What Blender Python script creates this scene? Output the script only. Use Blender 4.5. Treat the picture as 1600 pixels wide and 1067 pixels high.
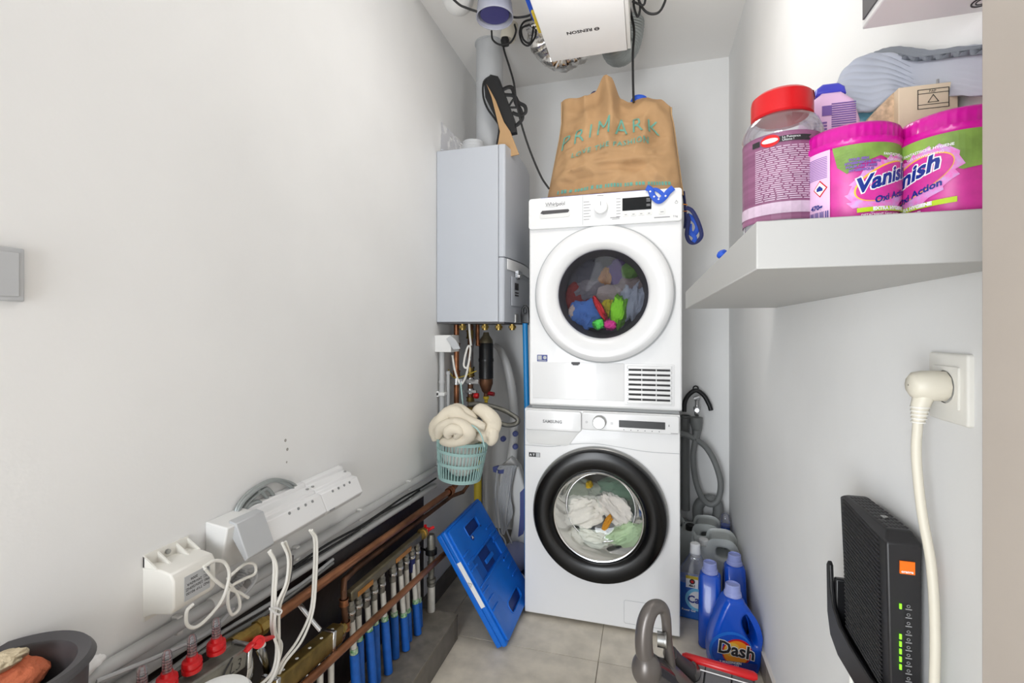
import bpy, bmesh, math, random
from mathutils import Vector, Matrix, noise
random.seed(7)
for o in list(bpy.data.objects): bpy.data.objects.remove(o)
S = bpy.context.scene; COL = S.collection
# ------------------------------------------------------------------ camera
F=740.0; CH=1.166; VU=1010.0; V0=517.0
TH=math.atan((VU-800)/F); sT=math.sin(TH); cT=math.cos(TH)
cam=bpy.data.objects.new('camera', bpy.data.cameras.new('camera')); COL.objects.link(cam)
cam.location=(0,0,CH); cam.rotation_euler=(math.pi/2,0,TH)
cam.data.sensor_width=36; cam.data.lens=36*F/1600; cam.data.shift_y=-(533.5-V0)/1600; cam.data.clip_start=.02
S.camera=cam
# ------------------------------------------------------------------ world, lights, exposure
S.view_settings.view_transform='Standard'; S.view_settings.look='None'; S.view_settings.gamma=1
S.view_settings.use_curve_mapping=False; S.view_settings.exposure=-0.13
W=bpy.data.worlds.new('world'); S.world=W; W.use_nodes=True
W.node_tree.nodes['Background'].inputs[0].default_value=(.82,.9,1,1); W.node_tree.nodes['Background'].inputs[1].default_value=1.0
def area(name,loc,rot,size,power,color=(1,1,1),sy=None,spread=math.pi):
    l=bpy.data.lights.new(name,'AREA'); l.energy=power; l.color=color; l.size=size
    if sy: l.shape='RECTANGLE'; l.size_y=sy
    l.spread=spread
    o=bpy.data.objects.new(name,l); COL.objects.link(o); o.location=loc; o.rotation_euler=rot; return o
# LIGHTS
def bulb(name,loc,r,power,color):
    l=bpy.data.lights.new(name,'POINT'); l.energy=power; l.color=color; l.shadow_soft_size=r
    o=bpy.data.objects.new(name,l); COL.objects.link(o); o.location=loc; return o
bulb('room_bulb',(-.13,1.25,2.12),.12,8.5,(1,.97,.93))
area('doorway_light',(-.62,-1.1,.78),(math.radians(88),0,math.radians(-34)),.9,56,(.93,.965,1),1.5)
# ------------------------------------------------------------------ helpers
def at(u,v,X=None,Y=None,Z=None):
    xc=(u-800)/F; z=-(v-V0)/F; r=(xc*cT-sT, xc*sT+cT, z)
    t = X/r[0] if X is not None else (Y/r[1] if Y is not None else (Z-CH)/r[2])
    return Vector((r[0]*t,r[1]*t,CH+r[2]*t))
def lin(c):
    return tuple(((x/255)/12.92 if x/255<=.04045 else (((x/255)+.055)/1.055)**2.4) for x in c)
def mat(name,c,rough=.5,metal=0,var=0,vs=8,bump=0,bs=60,trans=0,emit=0,coat=0,c2=None,spec=.5,stretch=None):
    m=bpy.data.materials.new(name); m.use_nodes=True; nt=m.node_tree; b=nt.nodes['Principled BSDF']
    L=lin(c)+(1,); b.inputs['Base Color'].default_value=L; b.inputs['Roughness'].default_value=rough
    b.inputs['Metallic'].default_value=metal; b.inputs['Transmission Weight'].default_value=trans
    b.inputs['Coat Weight'].default_value=coat; b.inputs['Specular IOR Level'].default_value=spec
    if emit: b.inputs['Emission Color'].default_value=L; b.inputs['Emission Strength'].default_value=emit
    if var or bump or c2:
        tc=nt.nodes.new('ShaderNodeTexCoord'); mp=nt.nodes.new('ShaderNodeMapping'); nt.links.new(tc.outputs['Object'],mp.inputs[0])
        if stretch: mp.inputs['Scale'].default_value=stretch
    if var or c2:
        n=nt.nodes.new('ShaderNodeTexNoise'); n.inputs['Scale'].default_value=vs; n.inputs['Detail'].default_value=5
        nt.links.new(mp.outputs[0],n.inputs['Vector'])
        r=nt.nodes.new('ShaderNodeValToRGB'); nt.links.new(n.outputs['Fac'],r.inputs[0]); nt.links.new(r.outputs[0],b.inputs['Base Color'])
        if c2: A=L; B=lin(c2)+(1,)
        else: A=tuple(x*(1-var) for x in L[:3])+(1,); B=tuple(min(1,x*(1+var)) for x in L[:3])+(1,)
        r.color_ramp.elements[0].position=.35; r.color_ramp.elements[1].position=.65
        r.color_ramp.elements[0].color=A; r.color_ramp.elements[1].color=B
    if bump:
        n=nt.nodes.new('ShaderNodeTexNoise'); n.inputs['Scale'].default_value=bs; n.inputs['Detail'].default_value=3
        nt.links.new(mp.outputs[0],n.inputs['Vector'])
        u=nt.nodes.new('ShaderNodeBump'); u.inputs['Strength'].default_value=bump; u.inputs['Distance'].default_value=.002
        nt.links.new(n.outputs['Fac'],u.inputs['Height']); nt.links.new(u.outputs[0],b.inputs['Normal'])
    return m
def glassy(name,c,diff=.1,gloss=.05,rough=.02,dc=None,fk=.7):
    """thin clear plastic or glass: tinted transparent + a little body colour + fresnel shine"""
    m=bpy.data.materials.new(name); m.use_nodes=True; nt=m.node_tree; nt.nodes.clear()
    out=nt.nodes.new('ShaderNodeOutputMaterial'); t=nt.nodes.new('ShaderNodeBsdfTransparent'); t.inputs[0].default_value=lin(c)+(1,)
    d=nt.nodes.new('ShaderNodeBsdfDiffuse'); d.inputs[0].default_value=lin(dc or c)+(1,)
    g=nt.nodes.new('ShaderNodeBsdfGlossy'); g.inputs['Roughness'].default_value=rough; g.inputs[0].default_value=(1,1,1,1)
    m1=nt.nodes.new('ShaderNodeMixShader'); m1.inputs[0].default_value=diff; nt.links.new(t.outputs[0],m1.inputs[1]); nt.links.new(d.outputs[0],m1.inputs[2])
    fr=nt.nodes.new('ShaderNodeFresnel'); fr.inputs[0].default_value=1.45
    ad=nt.nodes.new('ShaderNodeMath'); ad.operation='MULTIPLY_ADD'; ad.inputs[1].default_value=fk; ad.inputs[2].default_value=gloss*.4; nt.links.new(fr.outputs[0],ad.inputs[0])
    m2=nt.nodes.new('ShaderNodeMixShader'); nt.links.new(ad.outputs[0],m2.inputs[0]); nt.links.new(m1.outputs[0],m2.inputs[1]); nt.links.new(g.outputs[0],m2.inputs[2])
    nt.links.new(m2.outputs[0],out.inputs[0]); return m
def smooth(pts,n=6,closed=False):
    pts=[Vector(p) for p in pts]; N=len(pts)
    if N<3: return pts
    out=[]; rng=range(N if closed else N-1)
    for i in rng:
        if closed: a,b,c,d=pts[(i-1)%N],pts[i],pts[(i+1)%N],pts[(i+2)%N]
        else:
            b,c=pts[i],pts[i+1]; a=pts[i-1] if i>0 else b*2-c; d=pts[i+2] if i+2<N else c*2-b
        for k in range(n):
            t=k/n; out.append(.5*((2*b)+(c-a)*t+(2*a-5*b+4*c-d)*t*t+(3*b-a-3*c+d)*t**3))
    if not closed: out.append(pts[-1])
    return out
class MB:
    def __init__(s): s.v=[]; s.f=[]
    def add(s,vs,fs):
        o=len(s.v); s.v+= [Vector(p) for p in vs]; s.f+=[tuple(i+o for i in f) for f in fs]; return s
    def box(s,lo,hi,M=None):
        x0,y0,z0=lo; x1,y1,z1=hi
        vs=[Vector(p) for p in ((x0,y0,z0),(x1,y0,z0),(x1,y1,z0),(x0,y1,z0),(x0,y0,z1),(x1,y0,z1),(x1,y1,z1),(x0,y1,z1))]
        if M: vs=[M@p for p in vs]
        return s.add(vs,[(0,3,2,1),(4,5,6,7),(0,1,5,4),(1,2,6,5),(2,3,7,6),(3,0,4,7)])
    def tube(s,pts,r,n=10,closed=False,cap=True,flat=1,sm=0,up=None):
        if sm: pts=smooth(pts,sm,closed)
        pts=[Vector(p) for p in pts]; N=len(pts); rs=r if isinstance(r,(list,tuple)) else None
        if rs and len(rs)!=N:
            rs=[rs[min(len(rs)-1,int(i/(N-1)*(len(rs)-1)))]*(1-((i/(N-1)*(len(rs)-1))%1))+rs[min(len(rs)-1,int(i/(N-1)*(len(rs)-1))+1)]*((i/(N-1)*(len(rs)-1))%1) for i in range(N)]
        vs=[]; fs=[]; prev=None
        for i,p in enumerate(pts):
            a=pts[(i-1)%N] if (closed or i>0) else p; b=pts[(i+1)%N] if (closed or i<N-1) else p
            t=(b-a).normalized()
            if prev is None:
                prev=Vector(up) if up else (Vector((0,0,1)) if abs(t.z)<.9 else Vector((1,0,0)))
            q=(prev-t*prev.dot(t)).normalized(); w=t.cross(q); prev=q
            R=rs[i] if rs else r
            for k in range(n):
                an=2*math.pi*k/n; vs.append(p+q*math.cos(an)*R*flat+w*math.sin(an)*R)
        for i in range(N if closed else N-1):
            for k in range(n):
                j=(i+1)%N; fs.append((i*n+k,i*n+(k+1)%n,j*n+(k+1)%n,j*n+k))
        if not closed and cap: fs.append(tuple(range(n-1,-1,-1))); fs.append(tuple((N-1)*n+k for k in range(n)))
        return s.add(vs,fs)
    def cyl(s,a,b,r,r2=None,n=24): return s.tube([a,b],[r,r if r2 is None else r2],n)
    def lathe(s,prof,o,ax=(0,0,1),n=32,M=None,sx=1,a0=0,a1=2*math.pi):
        """prof: (radius, height along ax)"""
        o=Vector(o); ax=Vector(ax).normalized(); q=Vector((1,0,0)) if abs(ax.x)<.9 else Vector((0,1,0)); q=(q-ax*q.dot(ax)).normalized(); w=ax.cross(q)
        full=abs(a1-a0-2*math.pi)<1e-6; m=n if full else n+1; vs=[]; fs=[]
        for (r,h) in prof:
            for k in range(m):
                an=a0+(a1-a0)*k/n; vs.append(o+ax*h+q*math.cos(an)*r*sx+w*math.sin(an)*r)
        for i in range(len(prof)-1):
            for k in range(n):
                k2=(k+1)%m; fs.append((i*m+k,i*m+k2,(i+1)*m+k2,(i+1)*m+k))
        return s.add(vs,fs)
    def prism(s,poly,fr,d0,d1):
        """poly in 2D, fr = (origin, ax, ay, an)"""
        o,ax,ay,an=[Vector(q) for q in fr]; n=len(poly)
        vs=[o+ax*x+ay*y+an*d0 for x,y in poly]+[o+ax*x+ay*y+an*d1 for x,y in poly]
        return s.add(vs,[tuple(range(n-1,-1,-1)),tuple(range(n,2*n))]+[(i,(i+1)%n,n+(i+1)%n,n+i) for i in range(n)])
    def grid(s,fn,nu,nv,cu=False):
        vs=[fn(i/(nu-(0 if cu else 1)),j/(nv-1)) for j in range(nv) for i in range(nu)]
        fs=[(j*nu+i,j*nu+(i+1)%nu,(j+1)*nu+(i+1)%nu,(j+1)*nu+i) for j in range(nv-1) for i in range(nu if cu else nu-1)]
        return s.add(vs,fs)
    def blob(s,c,r,seed=0,amp=.25,fr=3,nu=40,nv=26,M=None,st=(1,1,1),rid=.8):
        c=Vector(c); off=Vector((seed*7.3,seed*3.1,-seed*5.7))
        def fn(u,v):
            a=2*math.pi*u; b=math.pi*v-math.pi/2
            d=Vector((math.cos(a)*math.cos(b),math.sin(a)*math.cos(b),math.sin(b)))
            q=Vector((d.x*st[0],d.y*st[1],d.z*st[2]))
            h=amp*(noise.noise(q*fr*.5+off)+rid*(.5-2*abs(noise.noise(q*fr+off)))*.6+.25*noise.noise(q*fr*3+off))
            p=Vector((d.x*r[0],d.y*r[1],d.z*r[2]))*(1+h)
            if M: p=M@p
            return c+p
        return s.grid(fn,nu,nv,True)
    def shape(s,loops,fr,ext,bev=0,res=3):
        """flat outline with holes, thickness 2*ext along an, rounded rim"""
        cu=bpy.data.curves.new('c','CURVE'); cu.dimensions='2D'; cu.fill_mode='BOTH'; cu.extrude=max(0,ext-bev); cu.bevel_depth=bev; cu.bevel_resolution=res
        if bev: cu.offset=-bev
        for lp in loops:
            sp=cu.splines.new('POLY'); sp.points.add(len(lp)-1)
            for p,q in zip(sp.points,lp): p.co=(q[0],q[1],0,1)
            sp.use_cyclic_u=True
        return s._cv(cu,fr)
    def _cv(s,cu,fr,fn=None,sub=0):
        ob=bpy.data.objects.new('tmp',cu); COL.objects.link(ob); dg=bpy.context.evaluated_depsgraph_get(); dg.update()
        me=bpy.data.meshes.new_from_object(ob.evaluated_get(dg))
        if sub:
            bm=bmesh.new(); bm.from_mesh(me); bmesh.ops.triangulate(bm,faces=bm.faces)
            for _ in range(4):
                es=[e for e in bm.edges if e.calc_length()>sub]
                if not es: break
                bmesh.ops.subdivide_edges(bm,edges=es,cuts=1); bmesh.ops.triangulate(bm,faces=bm.faces)
            bm.to_mesh(me); bm.free()
        if fn: vs=[fn(v.co.x,v.co.y) for v in me.vertices]
        else:
            o,ax,ay,an=[Vector(q) for q in fr]; vs=[o+ax*v.co.x+ay*v.co.y+an*v.co.z for v in me.vertices]
        s.add(vs,[tuple(p.vertices) for p in me.polygons])
        bpy.data.objects.remove(ob); bpy.data.curves.remove(cu); bpy.data.meshes.remove(me); return s
    def text(s,t,size,fr=None,fn=None,bold=0,shear=0,sp=1,align='LEFT',sub=0):
        cu=bpy.data.curves.new('t','FONT'); cu.body=t; cu.size=size; cu.offset=bold; cu.shear=shear; cu.space_character=sp; cu.align_x=align; cu.resolution_u=2
        return s._cv(cu,fr,fn,sub)
ORG={}
def obj(name,mb,m,parent=None,bevel=0,seg=2,ang=38,label=None,kind=None,sol=0,sub=0,flat=False):
    me=bpy.data.meshes.new(name); w=Vector((0,0,0))
    if parent is not None: w=ORG[parent.name]
    else: w=Vector((0,0,0))
    me.from_pydata([tuple(p-w) for p in mb.v],[],mb.f); me.update()
    bm=bmesh.new(); bm.from_mesh(me); bmesh.ops.remove_doubles(bm,verts=bm.verts,dist=1e-6); bmesh.ops.recalc_face_normals(bm,faces=bm.faces); bm.to_mesh(me); bm.free()
    if not flat:
        me.polygons.foreach_set('use_smooth',[True]*len(me.polygons)); me.set_sharp_from_angle(angle=math.radians(ang))
    me.materials.append(m)
    o=bpy.data.objects.new(name,me); COL.objects.link(o)
    if parent is not None: o.parent=parent
    ORG[o.name]=w
    if sol: q=o.modifiers.new('s','SOLIDIFY'); q.thickness=sol; q.offset=0
    if bevel: q=o.modifiers.new('b','BEVEL'); q.width=bevel; q.segments=seg; q.limit_method='ANGLE'; q.angle_limit=math.radians(40); q.harden_normals=False
    if sub: q=o.modifiers.new('u','SUBSURF'); q.levels=sub; q.render_levels=sub
    if label: o['label']=label
    if kind: o['kind']=kind
    return o
def thing(name,label,cat,loc=(0,0,0),group=None):
    o=bpy.data.objects.new(name,None); COL.objects.link(o); o.location=loc; o.empty_display_size=.05
    o['label']=label; o['category']=cat
    if group: o['group']=group
    ORG[o.name]=Vector(loc); return o
def single(name,mb,m,label,cat,group=None,**k):
    o=obj(name,mb,m,**k); o['label']=label; o['category']=cat
    if group: o['group']=group
    return o
def circ(r,n=32,cx=0,cy=0,ry=None,a0=0,a1=None):
    if a1 is None: return [(cx+r*math.cos(2*math.pi*k/n),cy+(ry or r)*math.sin(2*math.pi*k/n)) for k in range(n)]
    return [(cx+r*math.cos(a0+(a1-a0)*k/n),cy+(ry or r)*math.sin(a0+(a1-a0)*k/n)) for k in range(n+1)]
def rrect(x0,y0,x1,y1,r,n=5):
    out=[]
    for cx,cy,a in ((x1-r,y1-r,0),(x0+r,y1-r,90),(x0+r,y0+r,180),(x1-r,y0+r,270)):
        out+=[(cx+r*math.cos(math.radians(a+90*k/n)),cy+r*math.sin(math.radians(a+90*k/n))) for k in range(n+1)]
    return out
def FY(y): return ((0,y,0),(1,0,0),(0,0,1),(0,-1,0))      # faces the doorway (-Y)
def FX(x): return ((x,0,0),(0,1,0),(0,0,1),(1,0,0))       # faces +X
# ------------------------------------------------------------------ materials
M={}
M['wall']=mat('white_wall_paint',(235,235,234),.85,var=.025,vs=2.5,bump=.10,bs=110)
M['ceil']=mat('ceiling_paint',(238,236,233),.9,bump=.1,bs=60)
M['frame']=mat('door_frame_paint',(170,160,150),.6,var=.03,vs=6)
M['tile']=mat('grey_porcelain_tile',(212,203,187),.42,var=.12,vs=14,bump=.1,bs=40)
M['step']=mat('worn_grey_tile',(120,114,104),.6,var=.2,vs=22,bump=.2,bs=60)
M['stepside']=mat('step_side_tile',(108,103,96),.5,var=.12,vs=20)
M['grout']=mat('grout',(150,140,126),.9,var=.08)
M['skirt']=mat('skirting_tile',(150,140,128),.45,var=.1,vs=15)
M['pale']=mat('pale_trim',(220,214,205),.5)
M['black_coat']=mat('bitumen_coating',(22,14,13),.35,var=.6,vs=9,bump=.6,bs=30,c2=(44,32,29))
M['white']=mat('white_enamel',(236,236,236),.28,coat=.2)
M['white2']=mat('white_plastic',(228,228,226),.38)
M['white3']=mat('cool_white_enamel',(188,192,199),.32)
M['offw']=mat('off_white_plastic',(232,230,223),.45,var=.02)
M['cream']=mat('cream_plastic',(222,216,200),.45)
M['grey']=mat('light_grey_plastic',(186,188,190),.45)
M['mgrey']=mat('mid_grey_plastic',(140,142,142),.5)
M['pvc']=mat('pvc_grey',(122,124,123),.45,var=.04,vs=12)
M['conduit']=mat('conduit_grey',(186,187,187),.45,var=.04,vs=10)
M['dgrey']=mat('dark_grey_plastic',(72,70,72),.5)
M['black']=mat('black_plastic',(20,20,22),.35)
M['gblack']=mat('gloss_black',(7,7,8),.22,spec=.35)
M['rub']=mat('black_rubber',(26,26,27),.6)
M['chrome']=mat('chrome',(205,206,208),.18,1,var=.1,vs=30)
M['steel']=mat('brushed_steel',(170,170,168),.32,1)
M['drum']=mat('drum_steel',(120,120,124),.35,1)
M['nickel']=mat('dull_nickel',(138,136,128),.45,.7,var=.15,vs=60)
M['brass']=mat('aged_brass',(124,104,54),.35,.75,var=.2,vs=40)
M['brass2']=mat('bright_brass',(178,150,84),.3,.85,var=.2,vs=50)
M['bronze']=mat('bronze_block',(108,100,80),.42,.6,var=.2,vs=30)
M['amber']=mat('amber_brass_face',(186,124,44),.35,.5,var=.15,vs=40)
M['copper']=mat('copper',(178,120,84),.34,.72,c2=(116,74,50),vs=16,stretch=(1,.5,1))
M['copperd']=mat('aged_copper',(122,84,60),.45,.55,c2=(82,56,40),vs=18)
M['blue']=mat('crate_blue',(8,108,212),.4,var=.05,vs=12)
M['dblue']=mat('recess_shade_blue',(14,48,120),.5)  # crate blue darkened to paint shade in recesses; also colours the studs
M['sleeve']=mat('sleeve_blue',(20,92,180),.45,var=.1,vs=40)
M['wtube']=mat('white_tube',(210,207,198),.5,var=.06,vs=50)
M['green']=mat('green_tape',(70,150,80),.6,c2=(200,215,190),vs=120)
M['red']=mat('red_plastic',(206,24,30),.3)
M['dred']=mat('dark_red_plastic',(140,20,30),.35)
M['yellow']=mat('gas_pipe_yellow',(206,180,52),.5,var=.1)
M['foil']=mat('aluminium_foil',(215,213,210),.16,1,bump=1,bs=45)
M['galv']=mat('galvanised',(160,165,164),.4,.6,var=.06)
M['kraft']=mat('kraft_bag',(174,138,98),.8,var=.09,vs=7,bump=.8,bs=26)
M['kraft2']=mat('kraft_sheet',(182,146,104),.75)
M['seam']=mat('bag_seam',(196,160,116),.8)
M['teal']=mat('teal_print',(104,160,144),.8)
M['strap']=mat('blue_strap',(28,82,196),.6)
M['navy']=mat('navy_strap',(24,34,92),.6)
M['terry']=mat('cream_terry',(232,222,202),.95,bump=1,bs=420)
M['mint']=mat('mint_plastic',(160,194,190),.4)
M['purple']=mat('mop_violet',(88,98,158),.4)
M['card']=mat('card',(214,196,168),.8,bump=.2,bs=90)
M['cardin']=mat('speckled_card',(196,170,140),.9,var=.25,vs=140)
M['ink']=mat('ink',(40,38,40),.6)
M['greyink']=mat('grey_ink',(140,140,142),.6)
M['magenta']=mat('magenta_plastic',(204,16,150),.3)
M['pink']=mat('pink_label',(206,54,150),.4,var=.1,vs=60)
M['palepink']=mat('pale_pink_label',(232,192,224),.5)
M['lime']=mat('lime_label',(134,168,76),.5,var=.35,vs=18)
M['limeb']=mat('lime_band',(186,214,30),.5)
M['lnavy']=mat('label_navy',(18,44,132),.4)
M['wht']=mat('print_white',(240,240,240),.6)
M['violet']=mat('violet_print',(120,90,160),.6)
M['lilac']=mat('bubble_lilac',(206,160,214),.4,c2=(230,110,190),vs=150)
M['gold']=mat('rainbow_gold',(240,190,70),.5)
M['mauve']=mat('mauve_label',(150,96,128),.5,c2=(120,70,102),vs=30,stretch=(.1,.1,3))
M['mauvel']=mat('mauve_pale',(206,182,200),.5,var=.06,vs=120)
M['dashb']=mat('detergent_blue',(6,76,190),.25,coat=.3)
M['capc']=mat('lilac_cap',(150,160,214),.3)
M['orange']=mat('orange_print',(244,150,30),.5)
M['router']=mat('router_black',(34,33,35),.42)
M['orlogo']=mat('orange_square',(246,116,12),.5)
M['led']=mat('green_led',(130,235,40),.5,emit=1.2)
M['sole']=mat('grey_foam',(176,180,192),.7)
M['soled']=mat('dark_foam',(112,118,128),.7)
M['vac']=mat('vacuum_grey',(112,106,102),.3,.35)
M['dirt']=mat('wall_scuff',(150,146,140),.9)
M['glass']=glassy('machine_glass',(205,205,212),.02,.0,fk=.14)
M['glassw']=glassy('clear_glass',(240,243,243),.03,.05,fk=.6)
M['clear']=glassy('clear_plastic',(240,240,244),.12,.1,dc=(235,235,240))
M['frost']=glassy('frosted_plastic',(226,228,240),.45,.05,.2,dc=(214,216,228))
M['jerry']=glassy('natural_hdpe',(225,228,224),.72,.03,.3,dc=(206,210,208))
M['bluejuice']=mat('blue_liquid',(18,92,180),.25,coat=.3)
M['smoke']=glassy('smoked_plastic',(110,106,110),.5,.12,.1,dc=(92,90,96))
# ------------------------------------------------------------------ setting
XL,XR,YB,ZC=-.876,.385,2.495,2.495
obj('wall_left',MB().box((XL-.12,-1.2,0),(XL,YB+.1,ZC)),M['wall'],kind='structure')
wl=bpy.data.objects['wall_left']
obj('damp_proofing_coat',MB().prism([(.0,.0),(1.758,.0),(1.758,.505),(.0,.56)],FX(XL),-.001,.003),M['black_coat'],wl,label='black bitumen coating low on the white wall')
obj('wall_right',MB().box((XR,.30,0),(XR+.12,YB+.1,ZC)),M['wall'],kind='structure')
obj('wall_back',MB().box((XL,YB,0),(XR,YB+.1,ZC)),M['wall'],kind='structure')
obj('ceiling',MB().box((XL-.12,-1.2,ZC),(XR+.3,YB+.1,ZC+.1)),M['ceil'],kind='structure')
XJ,YJ=.2315,.42
obj('trim_1',MB().box((XJ,-1.2,0),(XR+.12,YJ,ZC)),M['frame'],kind='structure',bevel=.002)
fl=obj('floor',MB().box((XL-.12,-1.2,-.1),(XR+.3,YB+.1,-.004)),M['grout'],kind='structure')
gx=[-.763,-.163,.437]; gy=[-1.31,-.71,-.11,.49,1.09,1.69,2.29,2.89]
for i in range(-1,2):
    x0=(gx[i] if i>=0 else XL)+.0012; x1=min(gx[i+1],XR)-.0012
    for a,b in zip(gy,gy[1:]):
        obj('floor_tile',MB().box((x0,max(a,-1.2)+.0012,-.02),(x1,min(b,YB)-.0012,0)),M['tile'],fl,bevel=.0008,seg=1)
st=obj('trim_2',MB().box((XL+.003,.15,0),(-.694,1.662,.088)),M['grout'],kind='structure')
for a,b in ((.15,.45),(.4525,1.05),(1.0525,1.668)):
    obj('step_top_tile',MB().box((XL+.003,a,.086),(-.685,b,.096)),M['step'],st,bevel=.001,seg=1)
for a,b in ((.15,1.04),(1.0425,1.64),(1.6425,1.668)):
    obj('step_side_tile',MB().box((-.697,a,0.001),(-.687,b,.0855)),M['stepside'],st,bevel=.001,seg=1)
bb=obj('baseboard_right',MB().box((XR-.004,YJ,0),(XR,YB,.078)),M['grout'],kind='structure')
for a,b in ((.42,.5),(.5025,1.1),(1.1025,1.70),(1.7025,2.30),(2.3025,2.485)):
    obj('skirting_tile',MB().box((XR-.011,a,.001),(XR-.002,b,.078)),M['skirt'],bb,bevel=.001,seg=1)
obj('skirting_edge',MB().box((XR-.011,YJ,.078),(XR,2.485,.081)),M['pale'],bb,label='pale top edge of the skirting')
bk=obj('baseboard_back',MB().box((XL,YB-.004,0),(XR-.011,YB,.078)),M['dgrey'],kind='structure')
for a,b in ((XL+.012,-.3),(-.2975,.373)): obj('skirting_tile',MB().box((a,YB-.011,.001),(b,YB-.003,.078)),M['stepside'],bk,bevel=.001,seg=1)
bl=obj('baseboard_left',MB().box((XL,1.67,0),(XL+.01,YB-.011,.078)),M['stepside'],kind='structure')
# ------------------------------------------------------------------ washing machine and tumble dryer
def plate_hole(x0,z0,x1,z1,cx,cz,r,y,th,n=72):
    angs=sorted(set([2*math.pi*k/n for k in range(n)]+[math.atan2(z-cz,x-cx)%(2*math.pi) for x in (x0,x1) for z in (z0,z1)]))
    A=[];B=[]
    for a in angs:
        c,s=math.cos(a),math.sin(a); t=min([((x1 if c>0 else x0)-cx)/c if abs(c)>1e-9 else 9,((z1 if s>0 else z0)-cz)/s if abs(s)>1e-9 else 9])
        A.append((cx+r*c,cz+r*s)); B.append((cx+t*c,cz+t*s))
    m=MB(); N=len(A); vs=[(p[0],y,p[1]) for p in A]+[(p[0],y,p[1]) for p in B]+[(p[0],y+th,p[1]) for p in A]+[(p[0],y+th,p[1]) for p in B]
    fs=[]
    for i in range(N):
        j=(i+1)%N; fs+=[(i,j,N+j,N+i),(2*N+i,3*N+i,3*N+j,2*N+j),(i,2*N+i,2*N+j,j),(N+i,N+j,3*N+j,3*N+i)]
    return m.add(vs,fs)
YF=1.885
def body(t,x0,x1,z0,z1,cx,cz,r,y1,m):
    obj('front_panel',plate_hole(x0,z0,x1,z1,cx,cz,r,YF,.02),m,t,bevel=.008,seg=3)
    b=MB()
    b.box((x0,YF+.0195,z0),(x0+.01,y1,z1)); b.box((x1-.01,YF+.0195,z0),(x1,y1,z1)); b.box((x0+.01,y1-.01,z0),(x1-.01,y1,z1)); b.box((x0+.01,YF+.0195,z0),(x1-.01,y1-.01,z0+.01))
    b.box((x0+.01,YF+.0195,z1-.01),(x1-.01,y1-.01,z1))
    obj('cabinet',b,m,t)
    obj('drum',MB().lathe([(r+.002,YF+.019),(r+.01,YF+.06),(r+.06,YF+.065),(r+.06,y1-.09),(.001,y1-.08)],(cx,0,cz),(0,1,0),48),M['drum'],t)
# washer
wx0,wx1,wz0,wz1=-.481,.122,.014,.85; WC=(-.180,.450)
w=thing('washing_machine','white front-loading washing machine with black porthole door, standing on the tiled floor','washing machine',(-.18,2.15,0))
body(w,wx0,wx1,wz0,wz1,WC[0],WC[1],.185,2.44,M['white'])
for x in (wx0+.05,wx1-.05):
    for y in (YF+.06,2.38): obj('foot',MB().cyl((x,y,0),(x,y,.016),.022),M['black'],w)
obj('drawer_front',MB().shape([rrect(wx0+.006,.765,-.247,.846,.012)],FY(YF-.006),.008,.004),M['white'],w)
obj('drawer_scoop',MB().shape([[(wx0+.01,.718),(wx0+.022,.706),(-.31,.706),(-.295,.713),(-.262,.757),(-.255,.764),(wx0+.01,.764)]],FY(YF-.001),.003,.0015),M['white2'],w)
obj('control_panel',MB().shape([rrect(-.2455,.777,wx1-.004,.846,.010)],FY(YF-.006),.008,.004),M['white'],w)
obj('seam',MB().tube([(wx0+.002,YF-.0003,.699),(-.37,YF-.0003,.699),(-.30,YF-.0003,.712),(-.2,YF-.0003,.722),(-.1,YF-.0003,.714),(0,YF-.0003,.704),(wx1-.002,YF-.0003,.704)],.0012,6,sm=5),M['grey'],w)
kn=obj('dial',MB().lathe([(.026,0),(.0255,.018),(.023,.022),(.001,.022)],(-.176,YF-.014,.811),(0,-1,0),40),M['steel'],w)
obj('dial_cap',MB().lathe([(.0225,0),(.0215,.004),(.001,.0042)],(-.176,YF-.036,.811),(0,-1,0),40),M['steel'],kn)
obj('display',MB().shape([rrect(-.102,.795,.068,.822,.001)],FY(YF-.015),.0012),M['black'],w)
t_=MB().text('SAMSUNG',.0165,fr=((-.402,YF-.0145,.797),(1,0,0),(0,0,1),(0,-1,0)),bold=.0006,sp=1.05); obj('lettering',t_,M['greyink'],w,flat=True)
m=MB()
for i in range(6): m.box((-.085+i*.026,YF-.0147,.784),(-.0815+i*.026,YF-.014,.7875))
m.shape([circ(.004,16,-.226,.808),circ(.003,16,-.226,.808)],FY(YF-.0144),.0003); m.box((-.134,YF-.0147,.805),(-.124,YF-.014,.8065)); m.box((-.134,YF-.0147,.809),(-.124,YF-.014,.8105)); m.box((.088,YF-.0147,.781),(.113,YF-.014,.783)); m.box((.08,YF-.0147,.806),(.083,YF-.014,.814))
obj('panel_symbols',m,M['greyink'],w,flat=True)
sk=obj('sticker',MB().box((-.463,YF-.0008,.652),(-.416,YF,.670)),M['black'],w,label='small black and grey sticker')
obj('sticker_field',MB().box((-.433,YF-.0014,.653),(-.4175,YF-.0008,.669)),M['grey'],sk)
m=MB().text('A',.012,fr=((-.459,YF-.0014,.6565),(1,0,0),(0,0,1),(0,-1,0)),bold=.0004)
m.text('T',.012,fr=((-.446,YF-.0014,.6565),(1,0,0),(0,0,1),(0,-1,0)),bold=.0004); obj('sticker_print',m,M['wht'],sk,flat=True)
obj('filter_flap',MB().shape([rrect(-.084,.034,.058,.124,.008),rrect(-.0828,.0352,.0568,.1228,.007)],FY(YF-.0003),.0007),M['grey'],w)
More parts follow.
